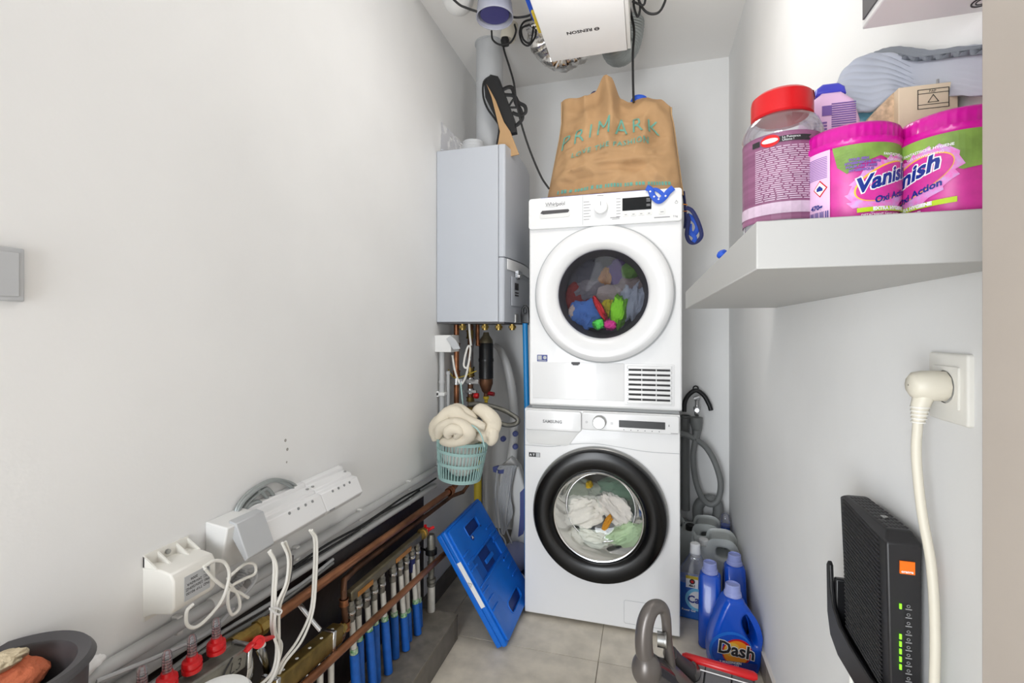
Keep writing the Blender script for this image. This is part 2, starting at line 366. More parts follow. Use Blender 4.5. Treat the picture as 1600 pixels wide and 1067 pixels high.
# washer door
O=(WC[0],YF,WC[1]); AX=(0,-1,0)
dr=obj('door',MB().lathe([(.262,-.001),(.263,.006),(.261,.016),(.256,.022),(.250,.024)],O,AX,80),M['steel'],w,label='grey metal rim of the porthole door')
obj('door_ring',MB().lathe([(.256,.018),(.2565,.040),(.250,.051),(.232,.056),(.20,.053),(.182,.047),(.176,.038),(.174,.020),(.176,.004),(.186,0)],O,AX,80),M['gblack'],w,label='glossy black ring of the porthole door')
obj('glass_rim',MB().lathe([(.1745,.043),(.171,.047),(.167,.046),(.1655,.040)],O,AX,64),M['chrome'],w)
obj('door_glass',MB().lathe([(.168,.044),(.164,.025),(.158,0),(.150,-.035),(.140,-.060),(.125,-.068),(.06,-.072),(.001,-.073)],O,AX,64),M['glassw'],w)
obj('glass_rim',MB().lathe([(.141,-.057),(.139,-.060),(.136,-.060)],O,AX,64),M['chrome'],w)
obj('door_gasket',MB().lathe([(.178,.0),(.181,-.03),(.176,-.07),(.184,-.075)],O,AX,64),M['mgrey'],w)
# dryer
dx0,dx1,dz0,dz1=-.462,.129,.852,1.702; DC=(-.165,1.310)
d=thing('tumble_dryer','white tumble dryer with round white-rimmed door, stacked on top of the washing machine','tumble dryer',(-.166,2.15,.852))
body(d,dx0,dx1,dz0+.012,dz1,DC[0],DC[1],.18,2.44,M['white'])
obj('plinth',MB().box((dx0+.01,YF+.006,dz0),(dx1-.01,2.43,dz0+.012)),M['mgrey'],d)
obj('control_fascia',MB().shape([rrect(dx0+.001,1.577,dx1-.001,1.702,.012)],FY(YF-.006),.008,.004),M['white'],d)
obj('panel_seam',MB().box((-.2425,YF-.0149,1.582),(-.2408,YF-.0135,1.699)),M['grey'],d)
obj('handle_recess_shade',MB().shape([[(-.412,1.640),(-.404,1.650),(-.298,1.650),(-.294,1.644),(-.30,1.637),(-.40,1.635)]],FY(YF-.0145),.0008),M['dgrey'],d)  # flat dark shape paints the shade inside the handle slot
obj('handle_lip',MB().shape([[(-.414,1.637),(-.40,1.633),(-.30,1.635),(-.291,1.640),(-.292,1.624),(-.298,1.620),(-.41,1.618),(-.415,1.624)]],FY(YF-.0145),.0018,.0008),M['white2'],d)
kn=obj('dial',MB().lathe([(.0265,0),(.026,.016),(.0245,.022),(.001,.023)],(-.170,YF-.014,1.645),(0,-1,0),40),M['white'],d)
obj('dial_mark',MB().box((-.171,YF-.0378,1.650),(-.169,YF-.0368,1.665)),M['greyink'],kn)
obj('display',MB().shape([rrect(-.089,1.628,.018,1.676,.001)],FY(YF-.015),.0012),M['gblack'],d)
m=MB()
for y_ in (1.667,1.662,1.657,1.645,1.640): m.box((.0,YF-.0166,y_),(.014,YF-.0161,y_+.0025))
obj('display_print',m,M['greyink'],d,flat=True)
for i in range(4):
    x=-.076+i*.0285; obj('button',MB().shape([rrect(x-.0105,1.606,x+.0105,1.620,.001)],FY(YF-.0145),.0014,.0006),M['white2'],d)
obj('button',MB().shape([rrect(.045,1.606,.068,1.628,.002)],FY(YF-.0145),.0014,.0006),M['white2'],d)
m=MB()
for i in range(7):
    z=1.672-i*.0115
    m.box((-.238,YF-.0147,z),(-.238+(.028 if i%2 else .022),YF-.014,z+.002)); m.box((-.112,YF-.0147,z+.003),(-.096,YF-.014,z+.005))
for i in range(4): m.box((-.08+i*.0285,YF-.0161,1.611),(-.072+i*.0285,YF-.0158,1.6135))
m.box((.051,YF-.0161,1.613),(.062,YF-.0158,1.6155)); m.box((-.185,YF-.0147,1.693),(-.16,YF-.014,1.695)); m.box((-.135,YF-.0147,1.603),(-.100,YF-.014,1.606)); m.box((-.128,YF-.0147,1.598),(-.100,YF-.014,1.6)); m.box((.028,YF-.0147,1.593),(.085,YF-.014,1.596))
m.shape([circ(.0055,16,.108,1.647),circ(.0043,16,.108,1.647)],FY(YF-.0144),.0003); m.box((.107,YF-.0147,1.650),(.1085,YF-.014,1.656))
m.text('9 kg',.010,fr=((.096,YF-.0146,1.592),(1,0,0),(0,0,1),(0,-1,0)))
obj('panel_print',m,M['greyink'],d,flat=True)
obj('lettering',MB().text('Whirlpool',.021,fr=((-.391,YF-.0146,1.667),(1,0,0),(0,0,1),(0,-1,0)),bold=.0002,sp=.9).tube([(-.391,YF-.0146,1.6665),(-.36,YF-.0146,1.663),(-.335,YF-.0146,1.669),(-.322,YF-.0146,1.683)],.0005,4,sm=5),M['greyink'],d,flat=True)
O=(DC[0],YF,DC[1])
obj('door_ring',MB().lathe([(.268,-.001),(.270,.010),(.262,.016)],O,AX,80),M['grey'],d,label='thin grey gap ring behind the door rim')
obj('door',MB().lathe([(.262,.008),(.2635,.022),(.256,.034),(.246,.040),(.244,.0405),(.232,.041),(.205,.037),(.185,.028),(.174,.018),(.171,.004),(.18,0)],O,AX,80),M['white'],d)
obj('door_glass',MB().lathe([(.173,.022),(.155,.014),(.14,.008),(.05,.004),(.001,.004)],O,AX,64),M['glass'],d)
obj('glass_band',MB().lathe([(.1725,.012),(.160,-.010),(.152,-.030),(.165,-.032)],O,AX,64),M['dgrey'],d)
obj('gasket',MB().lathe([(.165,-.032),(.182,-.06)],O,AX,64),M['dgrey'],d)
m=MB().shape([rrect(-.446,.893,-.083,1.040,.004)],FY(YF-.001),.002,.001); obj('filter_door',m,M['white'],d)
obj('filter_notch_shade',MB().box((-.288,YF-.0035,1.033),(-.254,YF-.0025,1.042)).box((-.283,YF-.0038,1.029),(-.259,YF-.003,1.034)),M['dgrey'],d)  # dark blocks stand for the shade in the filter door's handle notch
obj('grille_panel',MB().shape([rrect(-.081,.882,.102,1.040,.006)],FY(YF-.001),.002,.001),M['white'],d)
obj('grille_gap_shade',MB().shape([rrect(-.066,.892,.086,1.030,.004)],FY(YF-.0035),.0006),M['ink'],d)  # dark sheet stands in for shade between the slats
for i in range(8):
    z=.8935+i*.0189; obj('grille_slat',MB().shape([rrect(-.072,z-.0055,.092,z+.0062,.004)],FY(YF-.007),.0045,.003),M['white'],d)
for x in (-.017,.036): obj('grille_bar',MB().box((x-.0015,YF-.008,.893),(x+.0015,YF-.004,1.026)),M['white2'],d)
m=MB().shape([rrect(-.428,1.042,-.386,1.069,.002)],FY(YF-.0006),.0008); sk=obj('sticker',m,M['lnavy'],d,label='small blue rating sticker')
obj('sticker_field',MB().shape([rrect(-.425,1.049,-.409,1.066,.001)],FY(YF-.0016),.0004).shape([circ(.007,20,-.396,1.058)],FY(YF-.0016),.0004).box((-.424,YF-.002,1.0445),(-.39,YF-.0012,1.0465)),M['grey'],sk)
# laundry
def cloth(label,u,v,yy,rx,rz,c,seed,ry=.035,amp=.35,fr=2.2,rot=0,st=(1,1,1),cat='garment',mm=None,group=None,name='garment'):
    p=at(u,v,Y=yy); k='cloth%s'%(c,)
    if mm is None:
        if k not in M: M[k]=mat('laundry_cloth',c,.9,var=.08,vs=20,bump=.6,bs=250)
        mm=M[k]
    R=Matrix.Rotation(math.radians(rot),4,'Y')
    return single(name,MB().blob(p,(rx,ry,rz),seed,amp,fr,54,36,R,st),mm,label,cat,group)
Yd=1.935
cloth('charcoal garment filling the upper left behind the dryer glass',912,428,Yd+.05,.10,.10,(84,84,90),1,ry=.05)
cloth('black garment at the very top behind the dryer glass',948,402,Yd+.05,.12,.055,(40,38,44),2)
cloth('dark purple garment upper middle behind the dryer glass',964,428,Yd+.03,.050,.070,(76,44,110),3)
cloth('tan cloth between the charcoal and the purple laundry',946,436,Yd+.018,.026,.042,(170,122,70),4,st=(3,1,1))
cloth('olive green balled cloth at upper right behind the dryer glass',984,424,Yd+.01,.038,.034,(82,124,40),5,amp=.15)
cloth('brownish patterned cloth under the balled green cloth',988,448,Yd+.015,.07,.045,(120,108,104),6)
cloth('grey garment in the middle left of the dryer laundry',922,455,Yd+.008,.062,.042,(122,118,120),7)
cloth('dark red garment behind the left of the dryer laundry',905,470,Yd+.02,.06,.07,(130,40,36),8)
cloth('grey and white cloth at the centre of the dryer laundry',950,462,Yd,.06,.038,(168,158,150),9)
cloth('bright blue cloth at lower left behind the dryer glass',917,490,Yd-.018,.070,.055,(84,132,204),10,st=(3,1,.6),rot=20)
cloth('red cloth strip between blue and yellow laundry',940,486,Yd-.03,.014,.065,(168,40,48),11,rot=-28)
cloth('yellow cloth at the centre bottom of the dryer laundry',953,480,Yd-.012,.042,.042,(206,198,40),12)
cloth('lime green sock hanging at lower right behind the dryer glass',967,485,Yd-.028,.032,.070,(104,166,40),13,st=(2,1,.7),rot=10)
cloth('light grey towel at right behind the dryer glass',990,472,Yd-.012,.050,.070,(158,168,178),14,st=(3,1,.6),rot=8)
cloth('bright green scrap at the bottom of the dryer laundry',936,506,Yd-.034,.026,.022,(84,196,84),15)
cloth('magenta scrap at the bottom of the dryer laundry',953,507,Yd-.034,.028,.022,(176,50,122),16)
cloth('pale beige cloth corner at the lower left edge of the dryer glass',898,486,Yd-.02,.028,.022,(206,190,176),17,rot=-40)
Yw=1.978
cloth('large white cloth at left behind the washer glass',912,800,Yw-.012,.086,.068,(232,228,218),21,amp=.3,st=(.7,1,2.2),rot=-20)
cloth('white pillowcase at right behind the washer glass',963,796,Yw-.008,.080,.050,(222,216,208),22,amp=.3,st=(1,1,2.4),rot=45)
cloth('dark green patterned cloth at upper right behind the washer glass',968,764,Yw+.02,.085,.045,(84,116,94),23)
cloth('grey green cloth at upper left behind the washer glass',903,764,Yw+.022,.085,.045,(150,156,140),24)
cloth('yellow cloth scrap at the top behind the washer glass',921,757,Yw-.02,.014,.012,(214,176,40),25)
cloth('small orange printed cloth at the centre of the washer laundry',949,816,Yw-.050,.011,.030,(206,142,40),26,ry=.012,rot=30,amp=.5)
cloth('crumpled white cloth along the bottom of the washer laundry',922,840,Yw-.012,.095,.036,(224,226,214),27,fr=3.2)
cloth('mint green printed cloth at lower right of the washer laundry',974,832,Yw-.012,.065,.036,(176,200,160),28,fr=3.2,rot=-30)
cloth('dark grey green cloth behind the pillowcase in the washer',992,802,Yw+.03,.05,.08,(90,98,86),29)
# ------------------------------------------------------------------ boiler and flue
b=thing('boiler','white wall-hung gas boiler on the left wall beside the dryer','boiler',(XL,2.1,1.2))
BY0,BY1,BZ0,BZ1=1.885,2.325,1.2,1.945
obj('casing',MB().box((XL+.001,BY0,BZ0+.004),(-.595,BY1,BZ1)),M['white3'],b,bevel=.003)
pl=[(-.5935,BY0),(-.572,BY0),(-.565,BY0+.006)]+[(-.565+.018*math.sin(math.pi*k/12),BY0+.006+(BY1-BY0-.012)*k/12) for k in range(1,12)]+[(-.565,BY1-.006),(-.5935,BY1)]
obj('front_cover',MB().prism(pl,((0,0,0),(1,0,0),(0,1,0),(0,0,1)),1.475,BZ1),M['white3'],b,bevel=.003)
pl2=[(x if x<-.59 else x-.004,y) for x,y in pl]
obj('lower_cover',MB().prism(pl2,((0,0,0),(1,0,0),(0,1,0),(0,0,1)),BZ0+.003,1.473),M['white3'],b,bevel=.003)
def bx(y): return -.569+.018*math.sin(math.pi*max(0,min(1,(y-BY0-.006)/(BY1-BY0-.012))))
def cpanel(y0,y1,z0,z1,o1,o2,n=8):
    return MB().grid(lambda u,v:Vector((bx(y0+(y1-y0)*u)+(o1 if True else 0),y0+(y1-y0)*u,z0+(z1-z0)*v)),n,2)
obj('visor',cpanel(1.91,2.31,1.425,1.47,.004,0),M['white'],b,sol=.004,bevel=.001)
pn=obj('control_plate',cpanel(1.955,2.30,1.275,1.40,.004,0),M['white3'],b,sol=.003,bevel=.001)
obj('display',cpanel(1.985,2.03,1.345,1.375,.008,0,3),M['ink'],pn,sol=.001)
obj('key',cpanel(1.985,2.03,1.330,1.336,.008,0,3),M['ink'],pn,sol=.001); obj('key',cpanel(1.985,2.03,1.318,1.324,.008,0,3),M['ink'],pn,sol=.001)
obj('latch',MB().cyl((-.55,2.02,1.405),(-.535,2.02,1.405),.012).box((-.553,2.0,1.40),(-.538,2.06,1.43)),M['chrome'],b)
obj('pressure_gauge',MB().lathe([(.014,0),(.014,.035),(.012,.037),(.001,.037)],(-.558,2.02,1.203),(0,0,1),20),M['steel'],b)
obj('base_plate',MB().box((XL+.002,BY0+.004,1.197),(-.57,BY1,1.2035)),M['dgrey'],b)
ft=MB()
for x,y in ((-.80,2.0),(-.71,2.05),(-.66,2.1),(-.60,2.12)): ft.cyl((x,y,1.17),(x,y,1.2),.013,n=12); ft.cyl((x,y,1.178),(x,y,1.190),.018,n=6)
obj('pipe_unions',ft,M['brass2'],b)
c=at(738,228,Z=1.985); obj('flue_collar',MB().lathe([(.062,1.944),(.062,1.956),(.055,1.958),(.055,1.968),(.052,1.970),(.052,1.98),(.047,1.983),(.047,1.996),(.001,1.998)],(-.735,1.965,0),n=40),M['grey'],b)
single('flue_pipe',MB().lathe([(.062,1.946),(.062,2.30),(.064,2.302),(.064,2.31),(.062,2.312),(.062,2.488),(.068,2.490),(.068,2.4945)],(-.700,2.085,0),n=40),M['grey'],'light grey round flue pipe rising from the boiler to the ceiling','pipe')
# black folder bag with brown sheet
def poly(pix,yy,th,m,name,label=None,cat=None,parent=None,bevel=.001,dy=None):
    P=[at(u,v,Y=yy if dy is None else yy+dy[i]) for i,(u,v) in enumerate(pix)]
    n=len(P); mb=MB().add([p for p in P]+[p+Vector((0,th,0)) for p in P],[tuple(range(n)),tuple(range(2*n-1,n-1,-1))]+[(i,(i+1)%n,n+(i+1)%n,n+i) for i in range(n)])
    if parent is None and cat: return single(name,mb,m,label,cat,bevel=bevel)
    return obj(name,mb,m,parent,label=label,bevel=bevel)
bg=thing('tote_bag','flattened black tote bag leaning on the flue pipe on top of the boiler','bag',tuple(at(780,180,Y=2.0)))
poly([(756,130),(766,116),(778,119),(803,186),(806,206),(788,210),(774,184),(758,152)],1.962,.03,M['rub'],'flap',parent=bg)
poly([(756,126),(768,117),(768,135),(758,150)],1.985,.012,M['rub'],'corner',parent=bg)
obj('edge',MB().tube([at(u,v,Y=1.965) for u,v in ((768,118),(756,128),(755,150),(762,170),(775,188),(780,200),(776,228))],.0045,8,sm=5),M['rub'],bg)
def strap(parent,pix,yy,m,r=.006,fl=.25,name='strap',closed=False,label=None,up=(0,1,0)):
    return obj(name,MB().tube([at(u,v,Y=yy) for u,v in pix],r,8,sm=6,flat=fl,closed=closed,up=up),m,parent,label=label)
strap(bg,[(785,140),(796,136),(802,141),(806,160),(813,172),(816,185),(806,196),(795,192)],1.975,M['rub'],.009)
strap(bg,[(788,148),(803,150),(810,160),(820,166),(821,176),(812,180),(800,176)],1.97,M['rub'],.008)
strap(bg,[(792,172),(800,158),(806,152)],1.972,M['rub'],.005)
strap(bg,[(797,168),(812,169),(815,178)],1.968,M['rub'],.005)
poly([(760,131),(766,141),(774,156),(787,190),(797,205),(811,241),(790,246),(776,236),(781,205),(775,180),(768,152)],1.948,.006,M['kraft2'],'kraft_sheet','folded brown kraft paper sheet standing on the boiler in front of the black tote bag','paper')
single('plastic_film',MB().grid(lambda u,v:at(689+u*34+v*6*math.sin(u*5),190+u*34+v*(48-u*34),Y=1.93)+Vector((0,.012*noise.noise(Vector((u*5,v*5,0))),.005*noise.noise(Vector((u*7,v*4,3))))),14,10),M['clear'],'crumpled clear plastic film on the boiler against the left wall','plastic film')
# ------------------------------------------------------------------ ventilation unit and ducts on the ceiling
v=thing('ventilation_unit','white ceiling-hung ventilation box with a printed logo on its underside','ventilation unit',(-.216,1.6,2.27))
obj('housing',MB().box((-.372,1.15,2.275),(-.060,1.908,2.43)),M['offw'],v,bevel=.004)
obj('underside_cover',MB().box((-.374,1.148,2.268),(-.072,1.912,2.276)),M['wht'],v,bevel=.002)
obj('side_strip',MB().box((-.071,1.148,2.268),(-.058,1.905,2.276)),M['white2'],v,bevel=.001)
fr=((-.176,1.712,2.2675),(-1,0,0),(0,1,0),(0,0,-1))
obj('lettering',MB().text('RENSON',.024,fr=((-.190,1.736,2.2674),(-1,0,0),(0,1,0),(0,0,-1)),bold=.0007).shape([circ(.0095,20),circ(.0062,20)],((-.174,1.746,2.2676),(-1,0,0),(0,1,0),(0,0,-1)),.0003).box((-.182,1.744,2.2674),(-.166,1.748,2.268)),M['ink'],v,flat=True)
obj('blue_label',MB().box((-.392,1.35,2.28),(-.374,1.66,2.34)),M['strap'],v,label='blue strip on the left side of the box')
obj('yellow_tab',MB().box((-.385,1.60,2.272),(-.374,1.72,2.30)),M['yellow'],v,label='yellow tab')
obj('bolt',MB().cyl((-.40,1.66,2.30),(-.374,1.66,2.30),.012,n=12),M['black'],v)
for y in (1.25,1.85): obj('hanger',MB().box((-.34,y-.01,2.43),(-.33,y+.01,2.495)).box((-.10,y-.01,2.43),(-.09,y+.01,2.495)),M['galv'],v)
def duct(pts,r,name,m,label,amp,rings,seed):
    P=smooth(pts,16); mb=MB().tube(P,r,28); N=len(P)
    for i,vv in enumerate(mb.v):
        c=P[min(N-1,i//28)]; dd=(vv-c)
        mb.v[i]=c+dd*(1+amp*noise.noise(vv*38+Vector((seed,0,0)))+(rings*math.sin(i//28*2.2)))
    return single(name,mb,m,label,'duct',ang=25 if amp>.1 else 60)
duct([(-.43,1.90,2.45),(-.415,1.98,2.385),(-.355,2.035,2.352),(-.285,2.03,2.375),(-.25,1.97,2.40),(-.245,1.912,2.41)],.058,'foil_duct',M['foil'],'crinkled silver foil duct bending up behind the ventilation box',.16,.02,1)
duct([(-.13,1.912,2.40),(-.13,1.97,2.365),(-.12,2.04,2.345),(-.09,2.08,2.37),(-.07,2.09,2.43),(-.065,2.09,2.492)],.056,'spiral_duct',M['galv'],'grey ribbed duct elbow at the right end of the ventilation box',.0,.035,2)
single('air_pipe',MB().tube([(-.62,1.30,2.43),(-.64,1.55,2.42),(-.68,1.66,2.42),(-.70,1.68,2.46),(-.70,1.68,2.494)],.058,28,sm=8),M['white2'],'white air pipe under the ceiling left of the clear trap','pipe')
tc=at(773,29,Z=2.30)
tp=thing('condensate_trap','translucent plastic cup with dark blue insert hanging below the ceiling','trap',tuple(tc))
tx=(tc.x,tc.y,2.30)
obj('cup',MB().lathe([(.066,0),(.067,.004),(.062,.05),(.060,.055),(.056,.12),(.05,.15)],tx,(0,0,1),40),M['frost'],tp,sol=.002)
obj('insert',MB().lathe([(.001,.012),(.052,.012),(.054,.02),(.05,.10)],tx,(0,0,1),40),mat('insert_indigo',(58,56,112),.5),tp)
obj('label_tag',MB().grid(lambda u,v:Vector(tx)+Vector((.0625*math.sin(-.9+u*1.1),-.0625*math.cos(-.9+u*1.1),.055+v*.05)),8,2),M['wht'],tp,sol=.0008,label='white sticker on the cup')
obj('holder',MB().cyl(Vector(tx)+Vector((0,0,.15)),(tx[0],tx[1],2.494),.02),M['white2'],tp)
sp=at(790,62,Y=1.98)
so=thing('cable_socket','white trailing socket hanging under the ceiling beside the flue pipe','socket',tuple(sp))
obj('socket_body',MB().lathe([(.001,-.03),(.03,-.03),(.034,-.02),(.034,.04),(.02,.06),(.001,.062)],at(795,52,Y=1.98),(.2,0,1),24),M['cream'],so)
obj('plug',MB().lathe([(.001,-.024),(.016,-.022),(.019,0),(.014,.012),(.001,.014)],at(789,63,Y=1.95),(0,-.3,1),20),M['rub'],so)
obj('hanger_wire',MB().tube([at(795,45,Y=1.98),(sp.x,1.96,2.494)],.003),M['black'],so)
def cable(name,pts,r,m,label,closed=False,n=8,sm=8,cat='cable',group=None):
    return single(name,MB().tube(pts,r,n,sm=sm,closed=closed),m,label,cat,group)
A=lambda L,**k:[at(u,v_,**k) for u,v_ in L]
cable('power_cable',A([(786,66),(788,80),(796,105),(803,130),(807,160),(815,195),(828,235),(845,275),(858,295)],Y=1.93),.0042,M['rub'],'black cable running down from the trailing socket to behind the brown bag')
cable('power_cable',A([(983,10),(988,30),(991,50),(989,80),(989,120),(990,160)],Y=2.0),.0048,M['rub'],'straight black cable hanging behind the right of the brown bag')
cable('power_cable',A([(768,48),(770,62),(782,70),(798,66),(806,50),(804,38)],Y=1.90),.004,M['rub'],'black cable loop around the hanging white socket')
cable('power_cable',A([(690,-20),(715,5),(728,12),(745,18)],Y=1.50),.004,M['rub'],'black cable crossing the white air pipe')
cable('power_cable',A([(785,20),(803,27),(820,26),(832,22),(850,14)],Y=1.70),.004,M['rub'],'short black cable between the clear trap and the ventilation box')
cable('power_cable',A([(832,30),(818,35),(812,50),(816,66),(826,71),(836,58),(838,44)],Y=1.88),.004,M['rub'],'black cable coil hanging left of the foil duct',)
cable('power_cable',A([(828,38),(815,45),(818,62),(829,66),(834,40)],Y=1.87),.004,M['rub'],'inner turn of the black cable coil left of the foil duct')
cable('power_cable',A([(911,62),(917,73),(930,77),(942,68),(948,57)],Y=1.95),.004,M['rub'],'black cable loop hanging between the foil duct and the grey duct')
cable('power_cable',A([(922,59),(930,70),(930,58)],Y=1.94),.0035,M['rub'],'small inner black cable loop between the two ducts')
cable('power_cable',A([(990,-30),(1000,5),(1012,20),(1028,20),(1038,5),(1044,-20)],Y=1.80),.0045,M['rub'],'black cable loop under the ceiling right of the ventilation box')
cable('power_cable',A([(992,-20),(1000,10),(996,26),(990,5),(996,-15)],Y=1.79),.004,M['rub'],'tangled black cable end at the right corner of the ventilation box')
cable('power_cable',A([(988,2),(1005,8),(1010,-6),(1020,-20)],Y=1.78),.004,M['rub'],'black cable crossing toward the right of the ventilation box')
# ------------------------------------------------------------------ kraft bag on dryer
kb=thing('carrier_bag','brown reusable shopping bag with teal lettering standing on the tumble dryer','bag',(-.14,2.05,1.712))
pt=[(0,.147,878),(.12,.150,0),(.27,.152,0),(.37,.147,0),(.41,.126,0)]
def lerpt(T,x):
    for (a,p),(b_,q) in zip(T,T[1:]):
        if x<=b_:
            t=(x-a)/(b_-a); t=t*t*(3-2*t); return p+(q-p)*t
    return T[-1][1]
TOPZ=[(0,2.155),(.12,2.160),(.24,2.150),(.32,2.165),(.41,2.215),(.47,2.210),(.56,2.135),(.64,2.115),(.75,2.125),(.9,2.105),(1,2.075)]
def bagF(u,v,side=1):
    """side 1 front, -1 back; u across, v up"""
    x0=-.418+.066*min(1,v*1.2); x1=.142-.045*min(1,v*1.1)
    x=x0+(x1-x0)*u; zt=lerpt(TOPZ,u); k_=max(0,(v-.68)/.32); z=1.714+.395*v+(zt-2.109)*k_*k_*(3-2*k_)
    yc=2.03; dep=.105*(1-v**3*.75)*(math.sin(math.pi*min(1,max(0,u)))**.35)
    y=yc-side*dep
    q=Vector((u*3.2,v*2.6,side*4))
    cr_=.012*(1-min(1,abs(noise.noise(Vector((u*4+v*2,v*5-u,3))))*5))*(1-v*.6)
    w=cr_+.024*(.5-abs(noise.noise(q*1.3))*2)+.014*noise.noise(q*2.6)+.012*(.5-abs(noise.noise(Vector((u*2,v*9,7)))*2))
    e=min(1,u*8,(1-u)*8)
    ridge=.016*math.exp(-((u-.43)/.08)**2)*v - .012*math.exp(-((u-.55)/.05)**2)*v
    return Vector((x,y-side*(w+ridge)*e*(.3+.7*min(1,(v)*6)),z))
mb=MB().grid(lambda u,v:bagF(u,v,1),70,50); mb.grid(lambda u,v:bagF(u,v,-1),70,50)
mb.grid(lambda u,v:bagF(u,0,1)*(1-v)+bagF(u,0,-1)*v,70,3)
obj('bag_body',mb,M['kraft'],kb,ang=80)
for e in (0.0,1.0): obj('side_seam',MB().tube([bagF(e,k/24,1) for k in range(25)],.0035,6),M['seam'],kb)
def onbag(cu,cv,arch=0,rot=0):
    def f(x,y):
        uu=cu+x/.52; vv=cv+y/.40-arch*(uu-.5)**2+rot*(uu-.5)
        return bagF(uu,vv,1)+Vector((0,-.0045,0))
    return f
def lett(s,size,pos,arch,bold,sp=1,sub=.010): return MB().text(s,size,fn=onbag(pos[0],pos[1],arch,pos[2]),bold=bold,sp=sp,sub=sub)
obj('lettering',lett('PRIMARK',.084,(.055,.62,.06),.42,-.0005,1.34,.006),M['teal'],kb,flat=True)
obj('lettering',lett('LOVE THE FASHION',.030,(.17,.475,.12),.22,.0004,1.22),M['teal'],kb,flat=True)
m=MB()
random.seed(3); x=.1
while x<.9:
    wd=random.choice((.012,.02,.016)); m.grid(lambda u,v,x=x,wd=wd:bagF(x+u*wd,.055+v*.035+.01*(x-.5),1)+Vector((0,-.002,0)),3,3); x+=wd+random.choice((.006,.006,.02))
obj('worn_print',m,M['teal'],kb,flat=True)
strap(kb,[(922,156),(928,146),(937,148),(938,158)],2.08,M['navy'],.010); strap(kb,[(988,160),(994,152),(1006,153),(1010,162)],2.05,M['strap'],.010)
single('document_sleeve',MB().box((-.418,1.90,1.703),(.05,2.18,1.711)),M['strap'],'flat blue plastic sleeve lying on the dryer under the brown bag','folder',bevel=.002)
# strap over front edge
rb=thing('ribbon','bright blue patterned ribbon hanging over the front edge of the dryer','ribbon',tuple(at(1028,300,Y=1.86)))
strap(rb,[(1010,293),(1016,296),(1020,306),(1029,314),(1038,308),(1044,300),(1052,293)],1.862,M['strap'],.011,.2)
strap(rb,[(1014,300),(1024,296),(1034,302),(1040,311)],1.866,M['strap'],.007,.2)
m=MB()
for u,v_ in ((1016,299),(1022,307),(1029,311),(1040,306)): m.lathe([(.0035,0),(.001,.0006)],at(u,v_,Y=1.8595),(0,-1,0),10)
obj('pattern_dots',m,M['wht'],rb)
# blue strap at right of dryer
ns=thing('shoulder_strap','navy and blue webbing strap hanging down at the right side of the dryer','strap',tuple(at(1078,340,Y=2.0)))
obj('webbing',MB().tube(A([(1068,300),(1070,318),(1071,340),(1070,356)],Y=2.06),.016,8,sm=5,flat=.35),M['navy'],ns)
strap(ns,[(1072,324),(1082,330),(1092,350),(1096,368),(1088,378),(1078,378),(1073,366),(1076,345),(1073,334)],2.04,M['navy'],.008,.3)
strap(ns,[(1074,336),(1086,345),(1090,356),(1084,366),(1078,362),(1077,350)],2.05,M['strap'],.010,.3)
strap(ns,[(1080,364),(1086,372),(1083,378)],2.035,M['strap'],.008,.3)
obj('stitching',MB().tube(A([(1067,319),(1074,320)],Y=2.045),.002,6).tube(A([(1067,330),(1074,330)],Y=2.045),.0015,6),M['orange'],ns)
# ------------------------------------------------------------------ pipework under the boiler
def pipe(name,pts,r,m,label,cat='pipe',sm=0,n=20): return single(name,MB().tube(pts,r,n,sm=sm),m,label,cat)
def stpipe(label,pts,r,m,fit=(),name='copper_pipe',fm=None,fr_=1.35):
    t=thing(name,label,'pipe',tuple(pts[0])); obj('pipe_run',MB().tube(pts,r,20),m,t)
    for a,b_ in fit: obj('fitting',MB().cyl(a,b_,r*fr_,n=20).cyl(Vector(a),Vector(a)+(Vector(b_)-Vector(a))*.18,r*fr_*1.12,n=20).cyl(Vector(b_)-(Vector(b_)-Vector(a))*.18,b_,r*fr_*1.12,n=20),fm or m,t)
    return t
cx=-.838;cy=2.02
# copper riser + long run along the left wall
PX=-.822
pa=at(712,760,X=PX); pb=at(412,976,X=PX)
stpipe('bright copper riser beside the left wall dropping from the boiler behind the junction box',[(-.838,2.02,1.195),(-.838,2.02,pa.z+.04)],.012,M['copper'],[((-.838,2.02,.955),(-.838,2.02,.985)),((-.838,2.02,1.08),(-.838,2.02,1.11))])
t=stpipe('thick upper copper pipe running along the left wall above the brass manifold',[(-.838,2.02,pa.z+.04),(-.835,2.02,pa.z+.015),(-.83,2.0,pa.z+.003),(PX,pa.y-.04,pa.z),tuple(pb)],.0125,M['copper'],[((-.838,2.02,pa.z+.02),(-.838,2.02,pa.z+.05)),((PX,pa.y-.05,pa.z),(PX,pa.y-.08,pa.z))])
p2a=at(706,775,X=-.838); p2b=at(554,890,X=-.838); el=at(538,928,X=-.80); e2=at(540,975,X=-.80)
t=stpipe('thinner copper pipe below the thick one, ending in a downward elbow at the lower manifold',[(-.80,2.06,p2a.z+.35),(-.80,2.06,p2a.z+.02),(-.81,2.03,p2a.z),tuple(p2a),tuple(p2b),(-.815,el.y+.02,el.z+.025),(-.802,el.y,el.z+.008),(-.80,el.y-.002,el.z-.02),(-.80,e2.y,e2.z),(-.80,e2.y-.015,e2.z-.025),(-.80,e2.y-.05,e2.z-.035)],.0085,M['copperd'],[((-.80,el.y-.002,el.z-.012),(-.80,el.y-.002,el.z-.03)),((-.80,e2.y,e2.z+.008),(-.80,e2.y,e2.z-.016))],fm=M['copper'])
